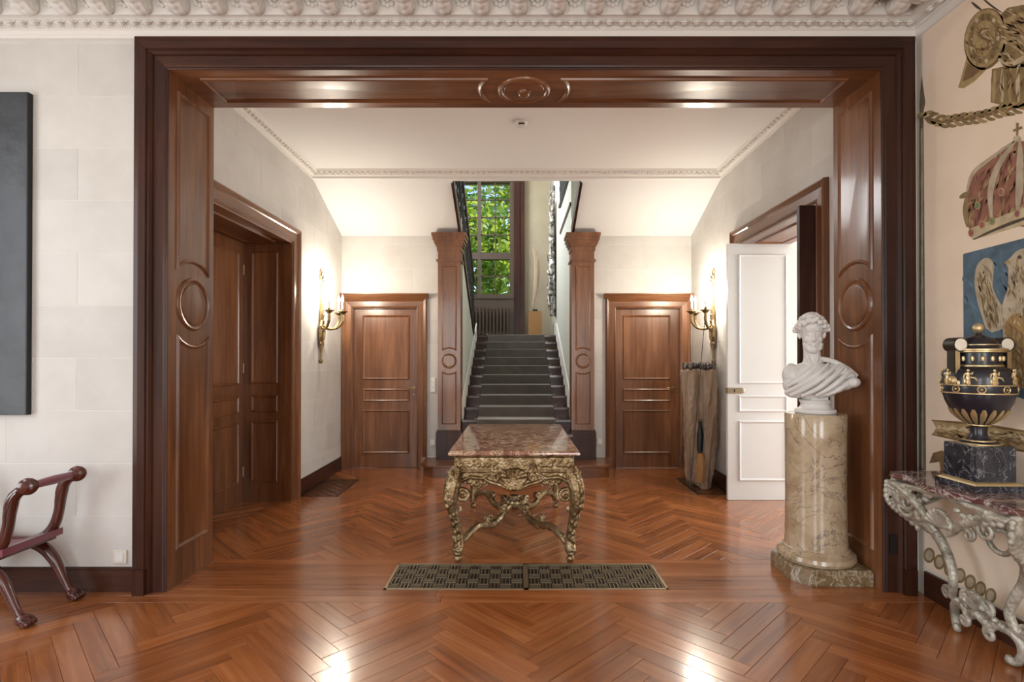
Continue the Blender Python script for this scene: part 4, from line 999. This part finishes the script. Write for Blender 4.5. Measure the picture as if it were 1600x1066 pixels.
# ---- sconces
def sconce(label,wx,sg,y):
    t=thing('wall_sconce',label,'wall lamp',(wx,y,1.40),'pair of gilt wall sconces in the hall')
    W=lambda o,d,z: V((wx+sg*o,y+d,z))
    mb=MB()
    mb.tube([W(.02,0,1.42),W(.025,.0,1.55),W(.025,0,1.75),W(.03,0,1.95),W(.025,0,2.15),W(.02,0,2.34)],[.010,.016,.026,.030,.018,.012],9)
    mb.ball(W(.022,0,1.415),(.022,.026,.028),9); mb.ball(W(.022,0,1.46),(.014,.018,.03),8)
    for s in (-1,1):        # hanging leaves and the ribbon bow on top
        mb.tube([W(.03,s*.01,1.90),W(.035,s*.05,1.82),W(.03,s*.045,1.70),W(.025,s*.02,1.60)],[.012,.024,.026,.008],8)
        mb.tube([W(.03,s*.015,1.66),W(.03,s*.04,1.62),W(.025,s*.03,1.56)],[.008,.018,.006],7)
        mb.tube([W(.02,0,2.35),W(.03,s*.05,2.41),W(.025,s*.07,2.36),W(.02,s*.02,2.33)],[.007,.012,.011,.006],7)
        mb.tube([W(.02,s*.005,2.38),W(.02,s*.03,2.46),W(.02,s*.012,2.50)],[.006,.010,.004],6)
    for z in (1.78,1.88,1.95): mb.ball(W(.04,0,z),.026,8)
    link('back_plate',fuse(mb,.004,1),'brass',t,True,60)
    for o,d,zt in ((.27,0,1.985),(.17,-.17,1.985),(.17,.17,1.985)):
        p=curve([(.03,0,1.86),(o*.35,d*.35,1.80),(o*.75,d*.75,1.80),(o*1.0,d,1.88),(o,d,1.96)],22)
        a=MB().tube([W(*q) for q in p],[lerp(.011,.019,i/(len(p)-1)) for i in range(len(p))],9).build('arm','brass',t)
        c=W(o,d,0)
        MB().lathe([(.014,1.955),(.022,1.962),(.045,1.985),(.062,1.992),(.060,1.997),(.024,1.990),(.018,1.996),(.018,2.02),(.0,2.021)],18,(c.x,c.y,0)).build('drip_pan','brass',t)
        MB().lathe([(.012,2.02),(.012,2.10),(.0,2.101)],12,(c.x,c.y,0)).build('candle','candle',t)
        MB().lathe([(.004,2.10),(.013,2.118),(.016,2.135),(.011,2.16),(.003,2.185),(.0,2.19)],12,(c.x,c.y,0)).build('bulb','bulb',t)
        l=lamp('sconce_light','POINT',(c.x,c.y,2.23),SCW,(1,.90,.76),size=.03); l.parent=t; l.matrix_parent_inverse=t.matrix_basis.inverted()
SCW=11
sconce('gilt horn-armed wall sconce on the left hall wall near the closed back door',XL+.005,1,6.32)
sconce('gilt horn-armed wall sconce on the right hall wall above the hollow trunk',XR-.005,-1,6.29)
# ---- hollow trunk sculpture with metal shells and a leaning rod
tk=thing('trunk_sculpture','weathered hollow tree trunk standing on the floor grille behind the white door','sculpture',(2.08,6.17,0))
rr=random.Random(11)
def trunk():
    mb=MB(); n=54; rings=[]; 
    for j in range(30):
        t=j/29; z=.02+1.30*t; ring=[]
        for k in range(n):
            a=2*pi*k/n; r=.128+.060*t**.6+.018*sin(a*3+t*4)+.010*sin(a*7-t*9)+.009*sin(a*13+3*sin(t*5))+rr.uniform(-.008,.008)
            fx=-cos(a)*1.0; cut=math.exp(-((a-1.45*pi)/.22)**2)
            r*=1-.45*cut*(1 if .25<t<.95 else .3)
            ring.append(V((2.09-.02*t+r*cos(a)*1.0,6.17+r*sin(a)*.95,z+.05*sin(a*2+1)*(1-t)+.015*sin(a*5)*t)))
        rings.append(ring)
    mb.sweep(rings,True,True)
    for i in range(46):     # bark ridges and loose slabs
        k=rr.randrange(n); j0=rr.randrange(0,18); L=rr.randrange(6,12)
        if 36<k<43 and j0>2: continue
        seg=rings[j0:j0+L]; mb.tube([q[(k+m//4)%n]+V((0,0,0)) for m,q in enumerate(seg)],[rr.uniform(.008,.020) for _ in seg],6)
    return link('trunk',fuse(mb,.008,0),'drift',tk,True,35)
trunk()
MB().tube([(2.045,6.03,.08),(2.05,6.02,.25),(2.04,6.02,.40)],[.045,.055,.03],8).build('heartwood','rust',tk)
MB().tube([(2.035,6.035,.42),(2.04,6.03,.60),(2.04,6.05,.74)],[.035,.042,.02],8).build('cavity','iron',tk)
MB().ball((2.035,6.0,.76),.022,9).build('metal_knob','darkmetal',tk)
for i in range(22):
    a=2*pi*i/22+rr.uniform(-.1,.1); r=.165+rr.uniform(-.02,.012)
    MB().ball((2.07+r*cos(a),6.17+r*sin(a)*.95,1.355+rr.uniform(-.01,.02)),(.028,.028,.034),8).build('metal_shell','darkmetal',tk)
for i in range(12):
    a=rr.uniform(0,2*pi); r=rr.uniform(.02,.11); MB().ball((2.07+r*cos(a),6.17+r*sin(a),1.35+rr.uniform(0,.03)),(.032,.032,.03),8).build('metal_shell','darkmetal',tk)
a,b=P(1078,757,5.93),P(1103,480,6.0); a.z=.012
tag(MB().tube([a,b],[.005,.0035],8).ball(b,.008,8).build('thin_rod','bronze'),'thin dark metal rod leaning in front of the hollow trunk','rod')
# ---- landing sculpture, wall relief
ls=thing('blade_sculpture','slender blade-like sculpture on a pale pedestal on the stair landing','sculpture',(.37,10.6,1.867))
pp_=P(836,500,10.6).x
MB().box(pp_-.125,10.48,1.867,pp_+.125,10.72,2.36).build('pedestal','rust',ls)
MB().box(pp_-.05,10.56,2.36,pp_+.05,10.64,2.40).build('mount','iron',ls)
bl=curve([(-.02,2.40,.018),(-.045,2.47,.035),(-.03,2.55,.022),(.005,2.75,.045),(.03,3.05,.060),(.03,3.30,.055),(.0,3.50,.040),(-.035,3.60,.012)],40)
MB().tube([(pp_+x,10.6,z) for x,z,r in bl],[r for *_,r in bl],10,up=(0,1,0),flat=.4).build('blade','drift',ls)
wr_=thing('wall_relief','tall jagged silver driftwood relief hung on the right stair wall','sculpture',(.70,9.95,2.2))
mb=MB(); rr=random.Random(21)
for i in range(60):
    t=rr.random(); z=2.26+2.25*t; w2=.07*(1-.6*t)
    c=V((.70-rr.uniform(.0,.12)*(1-.4*t),9.95+rr.uniform(-.10,.10)*(1-.3*t),z)); L=rr.uniform(.10,.28)
    mb.tube([c,c+V((rr.uniform(-.03,.03),rr.uniform(-.04,.04),L))],[rr.uniform(.018,.034),.006],6)
mb.tube([(.69,9.95,2.22),(.66,9.95,2.8),(.67,9.95,3.6),(.70,9.96,4.62)],[.07,.075,.06,.012],9)
link('driftwood',fuse(mb,.008,0),'jagged',wr_,True,50)
MB().box(.728,9.88,2.2,.739,10.06,4.3).build('backing_board','wood',wr_,False)
# ---- painted canvas on the right wall, motifs drawn as flat painted shapes
tp_=thing('wall_canvas','large painted canvas with shield, crown and eagle covering the right wall','wall hanging',(XT-.004,2.0,.2))
M['cv0']=plain('canvas_ground',(.90,.765,.62),.8,dirt=((.84,.70,.55),3))
XC=XT-.006
MB().box(XC,-3.3,.17,XT-.001,YW-.062,3.45).build('canvas','cv0',tp_,False)
PC={}
def paint(col):
    if col not in PC: PC[col]=plain('canvas_paint_%d'%len(PC),col,.8,dirt=((col[0]*.72,col[1]*.70,col[2]*.68),16))
    return PC[col]
lay_=[0]
def shape(px,col,name,lift=1,parent=None):
    h=XC-.0008*lift; vs=[onX(x,y,XC) for x,y in px]; vs=[V((h,p.y,p.z)) for p in vs]
    n=len(vs); v2=[V((XC-.0001,p.y,p.z)) for p in vs]
    MB().add(vs+v2,[tuple(range(n))]+[(i,(i+1)%n,n+(i+1)%n,n+i) for i in range(n)]).build(name,paint(col),tp_,False)
def ell(x,y,rx,ry,rot=0,n=26): return [(x+rx*cos(t)*cos(rot)-ry*sin(t)*sin(rot),y+rx*cos(t)*sin(rot)+ry*sin(t)*cos(rot)) for t in [2*pi*k/n for k in range(n)]]
def stroke(pts,wd,col,name,lift=1,n=20):
    p=curve(pts,n); L=[];Rr=[]
    for i,(x,y) in enumerate(p):
        a=p[max(i-1,0)]; b=p[min(i+1,len(p)-1)]; d=V((b[0]-a[0],b[1]-a[1])).normalized(); w_=wd*(.25+.75*sin(pi*min(max(i/(len(p)-1),.06),.94)))
        L.append((x-d.y*w_,y+d.x*w_)); Rr.append((x+d.y*w_,y-d.x*w_))
    shape(L+Rr[::-1],col,name,lift)
OL,BR,GO,LT,DK,RD,BL,CRM=(.30,.22,.10),(.24,.15,.07),(.46,.34,.16),(.62,.52,.34),(.10,.075,.05),(.33,.15,.10),(.10,.165,.23),(.54,.46,.34)
shape([(1437,160),(1440,118),(1446,160),(1443,175),(1447,735),(1436,735),(1437,175)],(.17,.15,.10),'painted_spear'); shape([(1439,200),(1442,200),(1443,733),(1440,733)],(.36,.34,.25),'painted_spear_light',2)
shape([(1434,178),(1448,174),(1448,180),(1434,186)],GO,'painted_spear_band',2)
gar=[(1447,183),(1470,190),(1500,186),(1530,182),(1560,173),(1585,168),(1640,150)]
stroke(gar,4,BR,'painted_garland',1)
for i,(x,y) in enumerate(curve(gar,30)):
    s=1 if i%2 else -1; stroke([(x-5,y),(x+4,y+s*7),(x+13,y+s*8)],3,OL if i%3 else GO,'painted_leaf',2,6)
shape([(1511,88),(1500,128),(1497,137),(1506,138),(1522,128),(1542,108)],GO,'painted_quiver'); shape([(1512,98),(1504,128),(1520,120),(1532,110)],BR,'painted_quiver_face',2)
shape([(1556,30),(1575,12),(1640,0),(1640,100),(1572,108),(1558,90)],OL,'painted_cuirass'); shape([(1568,30),(1600,18),(1640,30),(1640,62),(1590,80),(1570,66)],GO,'painted_cuirass_light',2)
stroke([(1560,92),(1580,100),(1605,88),(1640,70)],4,LT,'painted_belt',3)
shape([(1550,108),(1640,88),(1640,170),(1600,172),(1570,165),(1548,160)],OL,'painted_kilt',1)
for k in range(7): stroke([(1555+k*12,110-k*2),(1553+k*12.5,136),(1553+k*13,160)],3.2,LT if k%2 else GO,'painted_kilt_strip',2,8)
stroke([(1530,-8),(1548,8),(1566,20)],1.6,DK,'painted_arrow'); stroke([(1518,3),(1526,10),(1534,16)],2.2,DK,'painted_arrow')
shape(ell(1540,61,33,49,.18),BR,'painted_shield'); shape(ell(1539,60,30.5,46,.18),GO,'painted_shield_field',2); shape(ell(1539,60,25,40,.18),OL,'painted_shield_ring',3); shape(ell(1538,60,17,29,.18),GO,'painted_shield_centre',4)
stroke([(1546,45),(1534,46),(1533,56),(1544,62),(1546,72),(1536,78),(1526,76)],3,BR,'painted_shield_swirl',5); stroke([(1548,47),(1537,49),(1536,55),(1547,61),(1549,72)],1.2,LT,'painted_shield_swirl_light',6)
for k in range(14): a=2*pi*k/14; shape(ell(1539+22*cos(a)*.98-6*sin(a)*.3,60+36*sin(a),2.6,3.6),LT if k%3==0 else BR,'painted_shield_boss',5)
cr=[(1520,375),(1512,350),(1508,315),(1510,300),(1520,275),(1540,252),(1565,232),(1585,219),(1640,225),(1640,360),(1580,352)]
shape(cr,RD,'painted_crown_cap'); shape([(1514,358),(1640,308),(1640,340),(1521,375)],LT,'painted_crown_band',2); stroke([(1522,374),(1560,357),(1600,342),(1640,330)],2.5,DK,'painted_crown_shadow',3)
stroke([(1510,305),(1520,272),(1545,250),(1588,219)],3,CRM,'painted_crown_arch',3); stroke([(1550,345),(1548,300),(1560,260),(1587,220)],5,CRM,'painted_crown_arch',3); stroke([(1590,330),(1594,280),(1594,220)],6,CRM,'painted_crown_arch',3)
stroke([(1512,355),(1509,330),(1511,305)],4,OL,'painted_crown_edge',3)
for x,y,c in ((1528,321,(.20,.30,.14)),(1565,300,(.32,.12,.16)),(1551,346,(.22,.30,.14)),(1535,351,(.40,.12,.12)),(1590,334,(.33,.10,.16)),(1518,364,(.42,.12,.12))): shape(ell(x,y,4.5,6.5),GO,'painted_jewel_setting',4); shape(ell(x,y,3,4.6),c,'painted_jewel',5)
stroke([(1500,309),(1508,305),(1516,300)],4,OL,'painted_crown_leaf',4); shape([(1588,192),(1592,192),(1591,218),(1588,218)],OL,'painted_cross',2); shape([(1583,203),(1597,197),(1598,201),(1584,206)],OL,'painted_cross',3); shape(ell(1590,217,6,5),CRM,'painted_orb',4)
shape([(1505,397),(1640,362),(1640,632),(1600,624),(1506,590)],BL,'painted_blue_field')
wg=curve([(1527,470),(1523,440),(1527,415),(1540,403),(1551,408),(1553,425),(1551,447),(1558,465),(1566,478)],30)
shape(wg+[(1566,515),(1550,520),(1540,512)],CRM,'painted_eagle_wing',2)
for k in range(5): stroke([(1531+k*4,425+k*4),(1534+k*5,465+k*2),(1545+k*4.5,512)],1.5,OL,'painted_feather',3,8)
shape(curve([(1571,410),(1580,402),(1590,392),(1606,388),(1640,398),(1640,600),(1600,606),(1578,590),(1570,545),(1566,500),(1566,478),(1575,450),(1576,420)],40),CRM,'painted_eagle_body',2)
shape(curve([(1571,505),(1590,490),(1640,500),(1640,602),(1596,606),(1580,585),(1572,545)],24),(.42,.26,.10),'painted_eagle_belly',3)
for k in range(16): stroke([(1577+(k%4)*8,505+k*6),(1582+(k%4)*8,512+k*6),(1580+(k%4)*8,520+k*6)],1.6,BR,'painted_feather',4,6)
def inside(p,poly):
    r=False
    for i in range(len(poly)):
        a,b=poly[i-1],poly[i]
        if (a[1]>p[1])!=(b[1]>p[1]) and p[0]<(b[0]-a[0])*(p[1]-a[1])/(b[1]-a[1])+a[0]: r=not r
    return r
def hatch(poly,n,ang,ln,wd,col,name,lift,seed):
    rr=random.Random(seed); xs=[p[0] for p in poly]; ys=[p[1] for p in poly]; mb=MB(); k=0
    while k<n:
        x,y=rr.uniform(min(xs),min(max(xs),1625)),rr.uniform(min(ys),max(ys)); a=ang+rr.gauss(0,.25); L=ln*rr.uniform(.5,1.2); k+=1
        e=[(x+cos(a)*L*t,y+sin(a)*L*t) for t in (-.5,.5)]
        if not (inside(e[0],poly) and inside(e[1],poly)): continue
        w2=wd*rr.uniform(.5,1.2); q=[(e[0][0],e[0][1]),(x-sin(a)*w2,y+cos(a)*w2),(e[1][0],e[1][1]),(x+sin(a)*w2,y-cos(a)*w2)]
        mb.add([V((XC-.0008*lift,p.y,p.z)) for p in (onX(u,v,XC) for u,v in q)],[(0,1,2,3)])
    o=mb.build(name,paint(col),tp_,False); o['kind']='stuff'
body_=curve([(1571,410),(1580,402),(1590,392),(1606,388),(1640,398),(1640,600),(1600,606),(1578,590),(1570,545),(1566,500),(1566,478),(1575,450),(1576,420)],40)
hatch(body_,120,1.5,13,1.6,OL,'painted_plumage_shade',5,1); hatch(body_,90,1.5,13,1.5,LT,'painted_plumage_light',6,2)
wing_=wg+[(1566,515),(1550,520),(1540,512)]
hatch(wing_,60,1.35,26,1.5,LT,'painted_wing_light',5,3); hatch(wing_,40,1.35,26,1.3,BR,'painted_wing_shade',6,4)
hatch(cr,170,1.9,22,2.2,(.20,.085,.06),'painted_crown_shade',1.6,5); hatch(cr,90,1.9,18,1.8,GO,'painted_crown_light',1.9,6)
kilt_=[(1550,108),(1640,88),(1640,170),(1600,172),(1570,165),(1548,160)]
hatch(kilt_,90,1.55,26,1.4,BR,'painted_kilt_shade',4,7)
cu_=[(1556,30),(1575,12),(1640,0),(1640,100),(1572,108),(1558,90)]
hatch(cu_,130,.5,18,2.0,BR,'painted_cuirass_shade',4,8); hatch(cu_,80,.5,16,1.6,LT,'painted_cuirass_gleam',5,9)
hatch(ell(1539,60,30,45,.18),60,.9,8,1.3,BR,'painted_shield_shade',7,10); hatch(ell(1539,60,30,45,.18),45,.9,7,1.1,LT,'painted_shield_gleam',8,11)
rib_=[(1463,662),(1500,664),(1560,671),(1640,683),(1640,708),(1560,697),(1500,687),(1463,678)]
hatch(rib_,120,.15,14,1.6,BR,'painted_ribbon_shade',4,12)
hatch([(1505,397),(1640,362),(1640,632),(1600,624),(1506,590)],150,1.2,30,3,(.13,.21,.28),'painted_blue_brushwork',1.5,13)
shape([(1569,411),(1577,406),(1580,412)],GO,'painted_beak',4); shape(ell(1594,402,3,3),DK,'painted_eye',5)
shape([(1456,656),(1500,661),(1560,668),(1640,680),(1640,712),(1560,700),(1500,690),(1456,680),(1463,669)],GO,'painted_ribbon'); stroke([(1456,657),(1540,665),(1640,681)],2.2,BR,'painted_ribbon_edge',2); stroke([(1456,679),(1540,695),(1640,711)],2.2,BR,'painted_ribbon_edge',2)
for k in range(9): x=1472+k*17; y=672+k*2.1; stroke([(x-8,y-2),(x,y-6),(x+8,y)],3,LT,'painted_ribbon_leaf',3,6); stroke([(x-8,y+3),(x,y+7),(x+8,y+3)],2.6,BR,'painted_ribbon_leaf',3,6)
shape([(1452,724),(1458,708),(1472,704),(1486,712),(1490,735),(1470,738),(1468,722)],BR,'painted_drapery')
for k in range(7): x=1452+k*16; y=868+k*10.5; shape(ell(x,y,9,12),OL,'painted_border_roundel'); shape(ell(x,y,5.5,8),CRM,'painted_border_roundel_centre',2)
# ---- trees outside the landing window
def tree(label,x,y,h,r,mat,seed,n=2600,lf=.13):
    t=thing('tree',label,'tree',(x,y,-.5)); rr=random.Random(seed)
    tr=MB(); tr.tube([(x,y,-.5),(x+.1,y,h*.35),(x-.05,y+.1,h*.6),(x,y,h*.85)],[.22,.17,.11,.04],9)
    cl=[]
    for i in range(16):
        a=rr.uniform(0,2*pi); q=rr.uniform(.3,1)*r; z=h*rr.uniform(.35,1.0); c=V((x+q*cos(a),y+q*sin(a),z)); cl.append((c,rr.uniform(.35,.6)*r))
        tr.tube([(x,y,z-.5*r),c],[.05,.015],6)
    tr.build('trunk','bark',t); mb=MB()
    for i in range(n):
        c,q=rr.choice(cl); p=c+V((rr.gauss(0,1),rr.gauss(0,1),rr.gauss(0,.8)))*q*.55
        u=V((rr.gauss(0,1),rr.gauss(0,1),rr.gauss(0,.6))).normalized(); v=u.cross(V((rr.gauss(0,1),rr.gauss(0,1),rr.gauss(0,1)))).normalized(); s=lf*rr.uniform(.6,1.2)
        mb.add([p-u*s,p+v*s*.5,p+u*s,p-v*s*.5],[(0,1,2,3)])
    o=mb.build('foliage',mat,t,False); o['kind']='stuff'
tree('sunlit yellow-green tree close outside the landing window',-1.0,15.6,5.4,1.5,'leafa',1,4200)
tree('deep green tree standing behind the sunlit one',-3.0,21,8.5,2.0,'leafb',2,3600,.16)
tree('tall pale green tree to the right behind the window casing',.2,26.5,10.5,2.4,'leafa',3,3600,.16)
struct(MB().box(-30,11.4,-.7,30,60,-.5).build('ground_outside','leafb',smooth=False))
